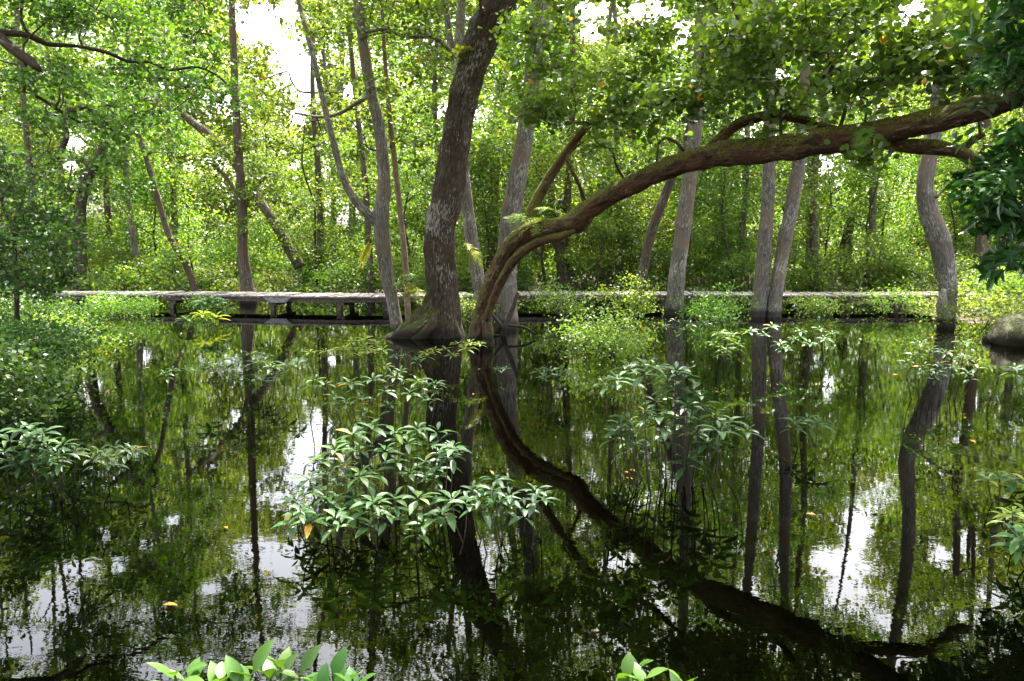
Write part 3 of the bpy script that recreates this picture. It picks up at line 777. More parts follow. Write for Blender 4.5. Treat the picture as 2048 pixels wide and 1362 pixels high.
make_tree('slender_tree', 'thin brown trunk leaning left, its foot just behind the left end of the near boardwalk', [
    px_nodes([(398, 610, 18, 22.2), (384, 560, 17, 22.2), (362, 510, 16, 22.2), (338, 470, 16, 22.2), (322, 420, 15, 22.2), (308, 370, 15, 22.2), (294, 320, 14, 22.2), (278, 275, 13, 22.2), (262, 245, 11, 22.2), (240, 215, 8, 22.2)])], B_back,
    boxes_px([(200, 120, 400, 250, 21.4, 23.2, 12, 0.5), (200, 250, 360, 400, 21.6, 23, 9, 0.4)]), G_mid, limbs=[px_nodes([(262, 245, 8, 22.2), (272, 225, 7, 22.1), (255, 200, 5, 22)])], wk=0.80, seg=12, rough=0.1)
make_tree('fallen_tree', 'grey broken trunk leaning steeply left in the thicket behind the boardwalk', [
    px_nodes([(600, 535, 22, 25), (580, 500, 21, 25), (562, 468, 20, 25), (540, 432, 18, 25), (508, 385, 17, 25), (470, 325, 19, 25), (440, 290, 20, 25), (402, 258, 17, 25), (362, 226, 12, 25)])], B_back, None, seg=14, rough=0.14)

# near tree standing out of the picture on the left; only its limbs and leaves reach in
make_tree('overhanging_tree', 'dark-limbed leafy tree reaching in from the left edge over the pond', [
    px_nodes([(-330, 830, 60, 9.6), (-320, 600, 56, 9.6), (-290, 350, 50, 9.7), (-240, 180, 46, 9.8), (-190, 40, 36, 9.9), (-150, -160, 26, 10), (-140, -330, 16, 10)])], B_twig,
    boxes_w([(-8, 0, 4.5, 9.5, 6.6, 9.5, 66, 0.75)]) + boxes_px([(0, -60, 430, 180, 9.6, 12.5, 40, 0.36), (150, 120, 470, 270, 11, 13.5, 16, 0.34), (-60, 130, 170, 330, 9.5, 11.5, 14, 0.3), (-300, -420, 620, -60, 9, 14, 74, 0.55), (-250, 0, 0, 300, 9, 11, 10, 0.4)]), G_mid, size=0.062, limbs=[  # world box: unseen clumps added above the water to keep sun off plants
        px_nodes([(-200, 20, 26, 9.9), (-90, 40, 24, 9.9), (-10, 70, 22, 10), (25, 98, 20, 10), (52, 116, 20, 10), (72, 132, 16, 10), (82, 142, 8, 10)]),
        px_nodes([(-225, 140, 24, 9.9), (-120, 90, 20, 9.9), (-40, 66, 18, 10.3), (20, 66, 14, 10.4), (60, 72, 13, 10.5), (95, 88, 11, 10.6), (150, 92, 7, 10.8), (215, 105, 8, 11), (255, 122, 7, 11.2), (300, 124, 6, 11.5), (340, 140, 6, 11.7), (395, 134, 5, 11.9), (440, 155, 5, 12), (472, 190, 4, 12.1)]),
        px_nodes([(48, 122, 9, 10), (50, 150, 9, 10), (48, 186, 5, 10)]), px_nodes([(60, 72, 6, 10.5), (42, 40, 7, 10.5), (44, 8, 5, 10.5)]),
        px_nodes([(60, 185, 6, 10.3), (95, 205, 7, 10.5), (125, 225, 7, 10.7), (160, 245, 5, 10.9)])],
    seg=18, rough=0.12, tufts=16, per=9, tuft_r=0.09)
make_tree('shore_tree', 'small dark bushy tree at the left edge with a thin forked stem', [
    px_nodes([(34, 640, 10, 10.6), (32, 540, 9, 10.6), (28, 470, 8, 10.6), (30, 440, 7, 10.6), (42, 410, 5, 10.6), (48, 380, 4, 10.6)])], B_twig,
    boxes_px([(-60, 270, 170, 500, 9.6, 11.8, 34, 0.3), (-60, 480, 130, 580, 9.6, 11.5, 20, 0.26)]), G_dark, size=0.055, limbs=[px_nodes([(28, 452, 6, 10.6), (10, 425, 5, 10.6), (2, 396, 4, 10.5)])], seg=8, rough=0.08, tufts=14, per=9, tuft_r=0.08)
# long-leaved evergreen close to the viewer on the right
make_tree('evergreen_tree', 'dark long-leaved evergreen hanging down the right edge close to the viewer', [
    px_nodes([(2250, 900, 90, 6.0), (2240, 600, 84, 6.0), (2220, 300, 76, 6.0), (2200, 60, 60, 6.0), (2180, -200, 40, 6.0)])], B_twig,
    boxes_px([(1985, -60, 2230, 180, 5.2, 6.6, 22, 0.27), (1985, 290, 2230, 560, 5.4, 7.0, 26, 0.24), (1940, 330, 2010, 420, 6.2, 7.0, 3, 0.14), (2080, 120, 2250, 340, 5.5, 6.5, 12, 0.25), (1700, -500, 2400, -100, 4.5, 7.5, 30, 0.4)]),
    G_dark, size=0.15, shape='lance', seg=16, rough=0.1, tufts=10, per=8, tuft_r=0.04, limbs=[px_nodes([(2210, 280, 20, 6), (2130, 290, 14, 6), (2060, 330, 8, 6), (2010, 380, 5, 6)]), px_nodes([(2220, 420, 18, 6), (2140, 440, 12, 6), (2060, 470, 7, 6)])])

# ------------------------------------------------------------------ the wood behind the boardwalk
def bg_tree(x, y, h, r, label, group, lean=0.12, n=16, size=0.13, mat=None, leafm=None, name='swamp_tree', zmin=3.0, cr=2.6):
    a = random.uniform(0, 2 * math.pi); l = random.uniform(0, lean) * h
    p = [[x, y, -0.3, r * 1.35], [x, y, 0.5, r * 1.05]]
    for k in range(1, 6):
        t = k / 5
        p.append([x + math.cos(a) * l * t ** 1.5 + random.uniform(-.15, .15), y + math.sin(a) * l * t ** 1.5 + random.uniform(-.15, .15), 0.5 + (h - 0.5) * t, r * (1 - 0.75 * t)])
    tx, ty = p[-1][0], p[-1][1]
    cl = []
    for _ in range(n):
        z = zmin + (h + 0.6 - zmin) * random.random() ** 0.8
        t = (z - zmin) / (h + 0.6 - zmin)
        rr = cr * math.sqrt(random.random()) * (0.55 + 0.6 * math.sin(math.pi * min(1, t * 0.9 + 0.1)))
        an = random.uniform(0, 2 * math.pi)
        cx = x + (tx - x) * t + math.cos(an) * rr; cyy = y + (ty - y) * t + math.sin(an) * rr
        cl.append([cx, cyy, z, random.uniform(0.6, 1.05)])
    make_tree(name, label, [p], mat or B_back, cl, leafm or G_far, size=size, shape='kite', tufts=24, per=11, tuft_r=0.16, seg=9, rough=0.0, step=0.5, subtw=False, group=group, flute=0)

GB = 'trees in the wood behind the boardwalk'
LB = 'slim leafy tree in the green wood behind the boardwalk'
spots = []
fixed = [(275, 24.5, 10, .10), (225, 27, 11, .12), (350, 27, 12, .12), (1618, 27, 12, .10), (1632, 24, 12, .13), (1130, 23.6, 10, .13), (1240, 25, 9, .12), (1205, 29, 11, .14), (740, 23, 11, .10), (640, 27, 12, .12), (700, 31, 12, .15), (1745, 25, 8, .13), (1960, 24, 11, .18), (80, 24, 9, .12), (1480, 26, 11, .12), (865, 24, 11, .10), (1110, 30, 13, .15), (1440, 31, 12, .14), (10, 30, 12, .15)]
for (px, Y, h, r) in fixed:
    spots.append((at(px, 500, Y)[0], Y, h, r))
tries = 0
while len(spots) < 40 and tries < 4000:
    tries += 1
    Y = random.uniform(24.5, 35); x = random.uniform(-0.85, 0.85) * Y
    if Y > 26 and (abs(x / Y - 0.43) < 0.065 or abs(x / Y + 0.28) < 0.05 or abs(x / Y - 0.10) < 0.03): continue      # sunny clearings
    if min((x - s[0]) ** 2 + (Y - s[1]) ** 2 for s in spots) > 2.6 ** 2:
        spots.append((x, Y, random.uniform(14, 19.5) , random.uniform(.10, .22)))
for (x, Y, h, r) in spots:
    bg_tree(x, Y, h + (3.5 if h < 14 else 0), r, LB, GB, n=40 if Y < 30 else 30, size=0.105 if Y < 32 else 0.14, leafm=random.choice([G_far, G_far, G_mid]), zmin=random.uniform(1.6, 3.2), mat=random.choice([B_back, B_grey]))

GS = 'saplings between the trees behind the boardwalk'
sp_ = []
while len(sp_) < 62:
    Y = random.uniform(23.4, 34); x = random.uniform(-0.74, 0.74) * Y
    if all((x - b[0]) ** 2 + (Y - b[1]) ** 2 > 1.5 ** 2 for b in sp_): sp_.append((x, Y))
for (x, Y) in sp_:
    bg_tree(x, Y, random.uniform(3.6, 6.5), random.uniform(.025, .05), 'thin leafy sapling among the undergrowth behind the boardwalk', GS, lean=0.25, n=15, size=0.10, mat=B_twig, leafm=random.choice([G_far, G_mid]), name='sapling', zmin=1.3, cr=1.15)

for (x, y) in ((-11, -6), (-6.5, -4.5), (-2.5, -7), (1.5, -4.5), (5.5, -7.5), (9.5, -4), (-9, -1), (3.5, -11), (-4, -11.5)):  # out-of-view trees, added to keep light off the foreground
    bg_tree(x, y, random.uniform(13, 16), 0.2, 'unseen leafy tree added behind the viewer to shade the foreground', 'unseen trees added behind the viewer to block light', n=30, size=0.2, leafm=G_mid, name='shore_tree', zmin=5, cr=3.0)

# far-off wood closing the view
nf = 430000
P = np.column_stack([rng.uniform(-48, 48, nf), rng.uniform(46, 53, nf), 21 * rng.random(nf) ** 1.1])
lump = np.sin(P[:, 0] * 0.8 + 1.3 * np.sin(P[:, 1])) + np.sin(P[:, 0] * 0.37 + P[:, 2] * 0.6) + 0.8 * np.sin(P[:, 2] * 1.3 + P[:, 0] * 0.5)
P = P[lump > -1.5]; P = P[keep_mask(P, 0.3)]
tag(leaves('far_wood', P, np.array([0, 0, 1.0]) + rng.normal(size=P.shape) * 0.8, rng.uniform(0.2, 0.42, len(P)), 'kite', G_far, None), 'dense sunlit leaves of the distant wood beyond all the trunks', 'wood', kind='stuff')

# ------------------------------------------------------------------ bushes
def bush(x, y, z, r, h, label, group=None, leafm=None, size=0.09, shape='kite', nst=7, name='bush', tufts=13, per=9, nc=None, gaps=False, flat=1.0):
    root = empty(name, (x, y, z), label, 'bush', group)
    cl = []; mb = MB()
    nc = nc or int(7 + 6 * r * h)
    for _ in range(nc):
        a = random.uniform(0, 2 * math.pi); q = r * math.sqrt(random.random())
        zz = z + h * (0.18 + 0.8 * random.random() * (1 - 0.45 * (q / r) ** 2))
        cl.append([x + math.cos(a) * q, y + math.sin(a) * q, zz, random.uniform(0.28, 0.48) * (0.6 + 0.5 * r) ])
    for c in cl[:max(nst, nc // 2)]:
        tube(mb, spline(wiggle_path([x + random.uniform(-.15, .15) * r, y + random.uniform(-.15, .15) * r, z - 0.4], c[:3], 0.014 * max(.6, r), 0.005, 5, 0.18, 0.05), 0.3), 4, cap=False)
    mb.build('stems', B_twig, root)
    P, Nn, ti, tc = clump_leaves(cl, tufts, per, 0.07 + size * 0.5, gaps)
    P[:, 2] = np.maximum(P[:, 2], z + 0.02)
    leaves('foliage', P, Nn, size * rng.uniform(0.65, 1.2, len(P)), shape, leafm or G_far, root, tint=ti)
    return root
GU = 'bushes of the undergrowth behind the boardwalk'
LU = 'loose green bush in the undergrowth behind the boardwalk'
bs = []
tries = 0
while len(bs) < 120 and tries < 6000:
    tries += 1
    Y = 22.6 + 15 * random.random() ** 1.5; x = random.uniform(-0.76, 0.76) * Y
    if all((x - b[0]) ** 2 + (Y - b[1]) ** 2 > 1.25 ** 2 for b in bs):
        bs.append((x, Y))
for (x, Y) in bs:
    hh = random.choice([0.9, 1.2, 1.6, 2.2, 3.0]) * random.uniform(.8, 1.2)
    bush(x, Y, max(0.0, ground_z(x, Y)), random.uniform(0.7, 1.15), hh, LU, GU, random.choice([G_far, G_mid, G_far]), size=0.10)
# low ground cover under them
ng = 60000
P = np.column_stack([rng.uniform(-32, 32, ng), 22.8 + 22 * rng.random(ng) ** 1.4, np.zeros(ng)])
hm = 0.25 + 0.35 * (np.sin(P[:, 0] * 1.7 + P[:, 1] * 0.9) * 0.5 + 0.5)
P[:, 2] = 0.1 + hm * rng.random(ng)
tag(leaves('ground_cover', P, np.array([0, -0.2, 1.0]) + rng.normal(size=P.shape) * 0.6, rng.uniform(0.08, 0.17, ng), 'kite', G_mid, None), 'low leafy ground cover growing under the bushes behind the boardwalk', 'ground cover', kind='stuff')

def pxbush(px, py, Y, r, h, label, **kw):
    p = at(px, py, Y)
    return bush(p[0], Y, kw.pop('z', 0.0), r, h, label, **kw)
def wb(px, py, r, h, label, **kw):
    p = onz(px, py)
    return bush(p[0], p[1], 0.0, r, h, label, **kw)
wb(1195, 705, 0.62, 0.72, 'round yellow-green bush standing in the water right of the arching tree base', leafm=G_mid, size=0.05, nc=22, tufts=16, name='water_bush')
wb(935, 660, 0.26, 0.7, 'small yellow-green bush squeezed between the thickest trunk and the arching tree base', leafm=G_far, size=0.05, nc=9, name='water_bush')
wb(1120, 640, 0.55, 0.75, 'low bush beside the foot of the tall straight grey trunk', leafm=G_mid, size=0.06, nc=12, name='water_bush')
wb(1250, 632, 0.6, 0.9, 'low green bush in front of the boardwalk beside the leaning thin trunk', leafm=G_far, size=0.06, nc=14, name='water_bush')
wb(1420, 640, 0.8, 0.7, 'low bush spread between the grey-brown trunk and the pale pair', leafm=G_mid, size=0.06, nc=14, name='water_bush')
wb(1640, 632, 0.55, 0.55, 'low bush just right of the pale pair of trunks', leafm=G_mid, size=0.06, nc=10, name='water_bush')
wb(1790, 635, 0.7, 0.6, 'yellow-green bush before the boardwalk near its right end', leafm=G_far, size=0.06, nc=12, name='water_bush')
wb(1950, 655, 0.75, 0.95, 'bright green bush on the bank right of the crooked brown trunk', leafm=G_far, size=0.07, nc=18, name='bank_bush')
wb(2040, 640, 0.8, 1.3, 'broad green bush rising behind the mossy boulder', leafm=G_far, size=0.08, nc=22, name='bank_bush')
wb(1990, 625, 0.9, 1.2, 'pale green bush far back on the right bank', leafm=G_far, size=0.08, nc=20, name='bank_bush')
wb(240, 635, 0.6, 0.5, 'green bush hiding the left end of the boardwalk', leafm=G_mid, size=0.06, nc=20, name='water_bush')
wb(110, 652, 0.8, 0.42, 'wide bush left of the one that hides the boardwalk end', leafm=G_mid, size=0.06, nc=22, name='water_bush')
wb(400, 622, 0.30, 0.4, 'small bush leaning against the near boardwalk post', leafm=G_mid, size=0.05, nc=6, name='water_bush')
# dark bushes along the left bank, nearest last
for (px, py, r, h, n, lab) in [(30, 680, 0.85, 1.0, 30, 'dark bush on the left bank, farthest of the three'),
                               (35, 775, 0.75, 0.9, 34, 'dark bush on the left bank, middle one of three'),
                               (-40, 860, 0.6, 0.9, 30, 'dark bush on the left bank, nearest of the three')]:
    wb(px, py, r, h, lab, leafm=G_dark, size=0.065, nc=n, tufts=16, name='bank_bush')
wb(150, 690, 0.6, 0.5, 'low mottled bush trailing over the water right of the dark left bank bushes', leafm=G_mid, size=0.05, nc=14, name='bank_bush')

# ------------------------------------------------------------------ whorled plants standing in the water
def whorl(c, L, P, T, Nn, S, ti, n=None, droop=0.0):
    n = n or random.randint(7, 11)
    a0 = random.uniform(0, 6.28); tl = norm(np.array([random.uniform(-.25, .25), random.uniform(-.25, .25), 1.0]))
    for k in range(n):
        a = a0 + k * 2.39996
        up = 0.55 - 0.75 * ((n - 1 - k) / n) ** 1.0 - droop + random.uniform(-.12, .12)
        if k < n - 2: pass
        else: up += 0.5
        d = np.array([math.cos(a), math.sin(a), up]); d = norm(d)
        side = np.array([-math.sin(a), math.cos(a), random.uniform(-.25, .25)])
        nn = np.cross(d, side); nn = nn if nn[2] > 0 else -nn
        P.append(np.asarray(c) + d * 0.012 + np.array([0, 0, 0.02 * (k / n)])); T.append(d); Nn.append(nn + 0.15 * tl)
        S.append(L * random.uniform(0.72, 1.12) * (0.6 if k >= n - 2 else 1)); ti.append(random.random() * 0.93 if random.random() > 0.035 else random.uniform(.95, 1))

def water_plant(base, tips, label, L=0.13, group=None, name='water_plant', jit=0.22, shape='lance', zb=0.0, leafm=None, dens=1.0, dy=0.0):
    """base: picture point where the stem meets the water; tips: picture points of the whorls."""
    b = onz(base[0], base[1], zb)
    root = empty(name, (b[0], b[1], zb), label, 'plant', group)
    P, T, Nn, S, ti = [], [], [], [], []
    mb = MB(); tubes = []
    tips = sorted(tips, key=lambda q: -q[1])
    for q in tips:
        Yq = q[2] if len(q) > 2 else b[1] + random.uniform(-jit, jit) + dy
        c = at(q[0], q[1], Yq)
        if c[2] < 0.05:
            c = at(q[0], q[1], min(Yq, onz(q[0], q[1], 0.06)[1]))
        whorl(c, L * random.uniform(0.72, 1.12), P, T, Nn, S, ti)
        if random.random() < 0.5 * dens:
            whorl(c + np.array([random.uniform(-.03, .03), random.uniform(-.03, .03), -0.05]), L, P, T, Nn, S, ti, n=5, droop=0.25)
        # from the stem foot, or off an earlier branch
        near = min(tubes, key=lambda tb: np.linalg.norm(tb[len(tb) // 2][:3] - c)) if tubes else None
        if near is not None and np.linalg.norm(near[len(near) // 2][:3] - c) < 0.26:
            st = near[len(near) // 2][:3]
        else:
            k_ = random.uniform(0.4, 0.85) * (0.25 if len(tips) < 7 else 1.0); st = [b[0] + (c[0] - b[0]) * k_ + random.uniform(-.04, .04), b[1] + (c[1] - b[1]) * k_ + random.uniform(-.04, .04), zb - 0.15]
        mid = [(st[0] + c[0]) / 2 + 0.25 * (c[0] - st[0]), (st[1] + c[1]) / 2 + 0.2 * (c[1] - st[1]), (st[2] + c[2]) / 2 - 0.08 * abs(c[0] - st[0])]
        Sx = spline([[*st, 0.005], [*mid, 0.004], [c[0], c[1], c[2], 0.003]], 0.06)
        tube(mb, Sx, 5, cap=False); tubes.append(Sx)
    mb.build('stems', B_twig, root)
    leaves('foliage', np.array(P), np.array(Nn), np.array(S), shape, leafm or G_water, root, T=np.array(T), tint=np.array(ti), smooth=True)
    return root

def scat(x0, y0, x1, y1, n, dmin=None):
    out = []; t = 0
    while len(out) < n and t < 900:
        t += 1
        u, v = random.uniform(-1, 1), random.uniform(-1, 1)
        if u * u + v * v > 1: continue
        q = ((x0 + x1) / 2 + u * (x1 - x0) / 2, (y0 + y1) / 2 + v * (y1 - y0) / 2)
        if all(abs(q[0] - o[0]) + 1.6 * abs(q[1] - o[1]) > (dmin or 0) for o in out): out.append(q)
    return out

water_plant((805, 1030), [(705, 872), (740, 858), (790, 868), (835, 862), (875, 868), (720, 902), (770, 905), (815, 888), (880, 905), (905, 900), (850, 925), (795, 925), (745, 950), (820, 950), (895, 915), (870, 945)],
            'largest whorled plant in the pond, in two tiers, upper tier on a dark upright stem', L=0.145)
water_plant((800, 1096), [(740, 1055), (845, 1050), (650, 1000), (745, 1008), (790, 1000), (835, 1000), (905, 1005), (700, 1020), (935, 1010), (880, 1035), (620, 1045), (670, 1040), (600, 1030), (710, 1000), (775, 1028)],
            'low spreading whorled plant in the foreground centre, lying just above the water', L=0.15, dy=0.05)
water_plant((1050, 1085), [(1050, 1020), (985, 985), (1000, 1005), (1020, 998), (1085, 1000), (960, 1000), (990, 960), (1070, 985), (945, 985)], 'whorled plant at the right tip of the foreground group, over an orange reflection', L=0.14)
water_plant((655, 1060), [(640, 925), (670, 905), (610, 985), (655, 950), (690, 935), (595, 1005), (640, 985), (665, 1005), (700, 970), (620, 960), (720, 955)], 'pale whorled plant left of the two-tiered one, before the bright sky reflection', L=0.13)
water_plant((790, 850), [(745, 762), (790, 756), (835, 765), (870, 770), (700, 770), (650, 770), (720, 800), (690, 810), (770, 785), (820, 790), (860, 800), (730, 825), (780, 812), (668, 795), (630, 762), (800, 745)], 'wide whorled plant in mid pond above the two-tiered one', L=0.145)
water_plant((505, 800), [(500, 712), (470, 720), (530, 715), (455, 738), (500, 740), (545, 738), (570, 732), (595, 730), (430, 735), (480, 760), (525, 762), (550, 750), (512, 728), (440, 742), (415, 732)], 'tall clump of whorled leaves in the left middle of the pond', L=0.18)
water_plant((350, 770), [(345, 742), (372, 740), (330, 748)], 'tiny whorled plant with a red tip left of the tall clump', L=0.12)
water_plant((735, 755), [(705, 685), (730, 680), (752, 690), (690, 700), (740, 705), (765, 702), (715, 712), (728, 695), (770, 735), (650, 705), (620, 706)], 'yellow-green drooping plant before the foot of the forked trunk', L=0.19, leafm=G_fern)
water_plant((905, 745), [(870, 702), (890, 700), (915, 690), (940, 688), (960, 690), (905, 712), (855, 708), (930, 700)], 'bright yellow-green whorled plant before the thickest trunk', L=0.15, leafm=G_fern)
water_plant((800, 745), [(790, 715), (812, 712), (835, 718)], 'small pale whorled plant below the mossy root', L=0.13)
water_plant((1100, 800), [(1078, 745), (1100, 742), (1125, 742), (1092, 758), (1135, 750), (1110, 752)], 'small whorled plant alone between the mid pond plant and the round right one', L=0.14)
water_plant((998, 760), [(995, 740), (1012, 738)], 'tiny sprig above the reflection of the arching tree', L=0.11)
water_plant((1355, 975), [(1352, 745), (1290, 735), (1260, 740), (1310, 738), (1235, 762), (1210, 775), (1250, 768), (1335, 762), (1370, 758), (1350, 780), (1385, 785), (1400, 795), (1350, 800), (1375, 815), (1290, 825), (1260, 845),
                         (1320, 840), (1360, 835), (1430, 830), (1400, 845), (1450, 850), (1230, 868), (1270, 875), (1330, 870), (1390, 870), (1440, 865), (1265, 890), (1345, 868), (1240, 850), (1495, 865), (1415, 890), (1375, 920), (1310, 805)],
            'big round whorled plant right of centre with a few yellow leaves', L=0.175, jit=0.3)
water_plant((1620, 900), [(1615, 843), (1590, 848), (1635, 850)], 'small whorled plant on one curved stem, right of the paired trunk reflection', L=0.15)
water_plant((1452, 745), [(1440, 668), (1455, 678), (1430, 690), (1475, 690), (1450, 700), (1465, 672)], 'drooping clump below and left of the pale paired trunks', L=0.19, leafm=G_fern)
water_plant((1565, 735), [(1530, 672), (1560, 690), (1590, 680), (1620, 690), (1650, 680), (1600, 665), (1545, 655), (1640, 660), (1575, 700), (1500, 665), (1665, 668)], 'loose trailing plant below and right of the pale paired trunks', L=0.15)
water_plant((1390, 690), [(1350, 642), (1380, 650), (1410, 648), (1365, 660), (1330, 655)], 'small leafy plant in the water before the grey-brown trunk', L=0.15)
water_plant((1870, 800), [(1830, 712), (1860, 700), (1890, 708), (1925, 715), (1845, 735), (1880, 730), (1910, 738), (1950, 728), (1815, 725), (1870, 750), (1935, 750), (1905, 720), (1840, 690), (1930, 690)], 'wide leafy plant in the water below the crooked brown trunk', L=0.14)
water_plant((2050, 990), [(2000, 958), (2030, 962), (1975, 962), (2050, 965)], 'whorled sprigs reaching in from the right edge, upper of three', L=0.13)
water_plant((2075, 1080), [(2025, 1030), (2050, 1025), (2010, 1035)], 'whorled sprigs reaching in from the right edge, middle of three', L=0.13, leafm=G_fern)
water_plant((2090, 1150), [(2035, 1080), (2060, 1075), (2050, 1095)], 'whorled sprigs reaching in from the right edge, lowest of three', L=0.15)
water_plant((2060, 790), [(2030, 738), (2055, 742), (2070, 755)], 'dark five-leaved plant at the right edge under the bank', L=0.2)
water_plant((75, 990), [(40, 862), (20, 885), (70, 880), (95, 890), (125, 892), (30, 920), (75, 920), (105, 925), (50, 900), (150, 905), (8, 905), (60, 865), (115, 912), (85, 868)], 'dark whorled plant at the left edge, larger of two', L=0.15)
water_plant((215, 970), [(200, 905), (230, 898), (185, 920), (250, 900), (215, 915), (265, 905)], 'pale whorled plant beside the dark one at the left edge', L=0.13)
water_plant((418, 650), [(425, 600), (410, 606), (440, 606), (430, 618), (448, 620)], 'spiky green clump before the boardwalk edge', L=0.3, jit=0.1)
water_plant((415, 655), [(405, 630), (420, 636), (432, 634)], 'spiky yellow clump touching the water under the green one', L=0.28, leafm=G_yfern, jit=0.1)
water_plant((368, 660), [(372, 640), (380, 644)], 'small pale spiky clump left of the yellow one', L=0.26, jit=0.1)
# broad-leaved shoots at the viewer's feet
for (bx, tips, lab) in [(420, [(350, 1352, 2.3), (372, 1345, 2.35), (440, 1365, 2.15), (505, 1350, 2.15), (475, 1372, 2.1)], 'bright broad-leaved shoots at the bottom edge, leftmost'),
                        (570, [(560, 1330, 2.5), (600, 1350, 2.45), (540, 1352, 2.45)], 'upright broad-leaved sprig at the bottom edge, between two others'),
                        (700, [(665, 1352, 2.3), (705, 1358, 2.2), (640, 1372, 2.2)], 'broad-leaved shoots at the bottom edge below the foreground plants'),
                        (1300, [(1268, 1345, 2.6), (1290, 1358, 2.5), (1250, 1362, 2.5), (1370, 1372, 2.4)], 'broad-leaved shoots at the bottom edge right of centre')]:
    b = onz(bx, 1500, 0.0)
    root = empty('shoreline_shoot', (b[0], b[1], 0), lab, 'plant', 'broad-leaved shoots at the bottom edge')
    P, T, Nn, S, ti = [], [], [], [], []; mb = MB()
    for (x, y, Y) in tips:
        c = at(x, y, Y)
        for k in range(5):
            a = random.uniform(0, 6.28); d = norm(np.array([math.cos(a), math.sin(a) * 0.8, random.uniform(0.3, 1.3)]))
            side = np.array([-math.sin(a), math.cos(a), 0.2]); nn = np.cross(d, side); nn = nn if nn[2] > 0 else -nn
            P.append(c - np.array([0, 0, 0.015 * k])); T.append(d); Nn.append(nn); S.append(random.uniform(0.085, 0.125)); ti.append(random.uniform(0.5, 1))
        tube(mb, spline([[b[0], b[1], -0.1, 0.006], [(b[0] + c[0]) / 2, (b[1] + c[1]) / 2, c[2] * 0.4, 0.005], [c[0], c[1], c[2], 0.0035]], 0.05), 6, cap=False)
    mb.build('stems', B_stem, root)
    leaves('foliage', np.array(P), np.array(Nn), np.array(S), 'broad', G_shoot, root, T=np.array(T), tint=np.array(ti) * 0.95, smooth=True)

# ------------------------------------------------------------------ ferns on the trunks
def fern(p, fronds, label, group=None, mat=None, name='fern', L=0.35):
    root = empty(name, p, label, 'fern', group)
    P, T, Nn, S = [], [], [], []; mb = MB()
    for (a, up, l) in fronds:
        d = np.array([math.cos(a), math.sin(a), 0.0]); side = np.array([-math.sin(a), math.cos(a), 0])
        n = 20; pts = []
        pos = np.array(p, float); v = norm(d + np.array([0, 0, up]))
        for i in range(n):
            t = i / n
            pts.append([*pos, 0.003 * (1 - t) + 0.001])
            v = norm(v + np.array([0, 0, -0.07])); pos = pos + v * l / n
            w_ = l * 0.24 * math.sin(math.pi * min(1, 0.18 + t * 0.82)) 
            if i > 1:
                for sg in (-1, 1):
                    P.append(pos.copy()); T.append(side * sg + v * 0.5 + np.array([0, 0, -0.15])); Nn.append(np.cross(side, v) * (-1) + rng.normal(size=3) * 0.15); S.append(w_)
        tube(mb, np.array(pts), 3, cap=False)
    mb.build('stalks', B_stem, root)
    Nn = np.array(Nn); Nn[Nn[:, 2] < 0] *= -1
    SHN = 'frond'
    leaves('fronds', np.array(P), Nn, np.array(S), SHN, mat or G_fern, root, T=np.array(T))
# a pinna cut into lobes
pv, pf = [[0, 0, 0]], []
for i in range(5):
    t0 = i / 5; t1 = (i + 0.75) / 5; wd = 0.13 * (1 - 0.8 * t0)
    b_ = len(pv); pv += [[-wd, t1 + .06, 0], [0, t0, 0], [wd, t1 + .06, 0], [0, t0 + 0.26, 0.0]]
    pf.append([b_, b_ + 1, b_ + 2, b_ + 3])
SH['frond'] = (np.array(pv), pf)
GF = 'ferns growing on the trunks and limbs'
def pfern(px, py, Y, n, l, label, mat=None, spread=None, up=(0.1, 0.9)):
    fr_ = [(random.uniform(0, 6.28) if spread is None else random.uniform(*spread), random.uniform(*up), 1.35 * l * random.uniform(.7, 1.1)) for _ in range(n)]
    fern(at(px, py, Y), fr_, label, GF, mat)
pfern(800, 600, Y2 - .2, 6, .55, 'arching fern between the forked trunk and the mossy root', G_fern, (-1.2, 0.6), (0.4, 1.2))
pfern(850, 560, Y1 - .3, 5, .5, 'fern beside the left foot of the thickest trunk', G_fern, (2.6, 3.6))
pfern(800, 565, Y2 - .2, 5, .45, 'yellow-green fern on the right of the forked trunk foot', G_yfern, (-.5, .8), (-.6, .2))
pfern(745, 480, Y2 - .15, 5, .45, 'hanging yellow fern left of the forked trunk', G_yfern, (2.4, 3.9), (-1.2, -.2))
pfern(778, 470, Y2 - .2, 4, .3, 'small fern at the fork of the mottled trunk', G_fern, (-1.5, .5))
pfern(905, 185, Y1 - .3, 5, .4, 'feathery fern high on the left side of the thickest trunk', G_fern, (2.4, 3.6))
pfern(955, 105, Y1 - .4, 3, .4, 'yellow fern tuft high on the thickest trunk', G_yfern, (2.6, 3.6))
pfern(985, 110, Y1 - .3, 5, .45, 'drooping yellow fern high on the right side of the thickest trunk', G_yfern, (-.6, .4), (-.9, 0))
pfern(922, 480, Y1 - .1, 5, .5, 'long yellow fern hanging right of the thickest trunk at mid height', G_yfern, (-.7, .5), (-1.3, -.3))
pfern(918, 118, Y1 - .3, 3, .22, 'tiny fern on the front of the thickest trunk', G_fern)
pfern(1045, 440, 12.4, 8, .36, 'fern on the shoulder where the arching tree bends', G_fern)
pfern(1085, 448, 12.1, 8, .34, 'fern sprouting on top of the arching tree just past the shoulder', G_fern)
pfern(1110, 425, 12.2, 6, .30, 'upper fern of the group at the bend of the arching tree', G_fern)
pfern(1560, 262, 9.5, 8, .36, 'flat green fern along the top of the arching trunk', G_fern, (2.6, 3.9), (0, .5))
pfern(1630, 262, 9.2, 8, .36, 'bright fern beneath the dark side limb of the arching tree', G_fern, None, (0, .5))
pfern(1742, 252, 8.1, 4, .34, 'pale fern frond hanging down the face of the arching trunk', G_fern, (3.6, 4.6), (-.9, .1))
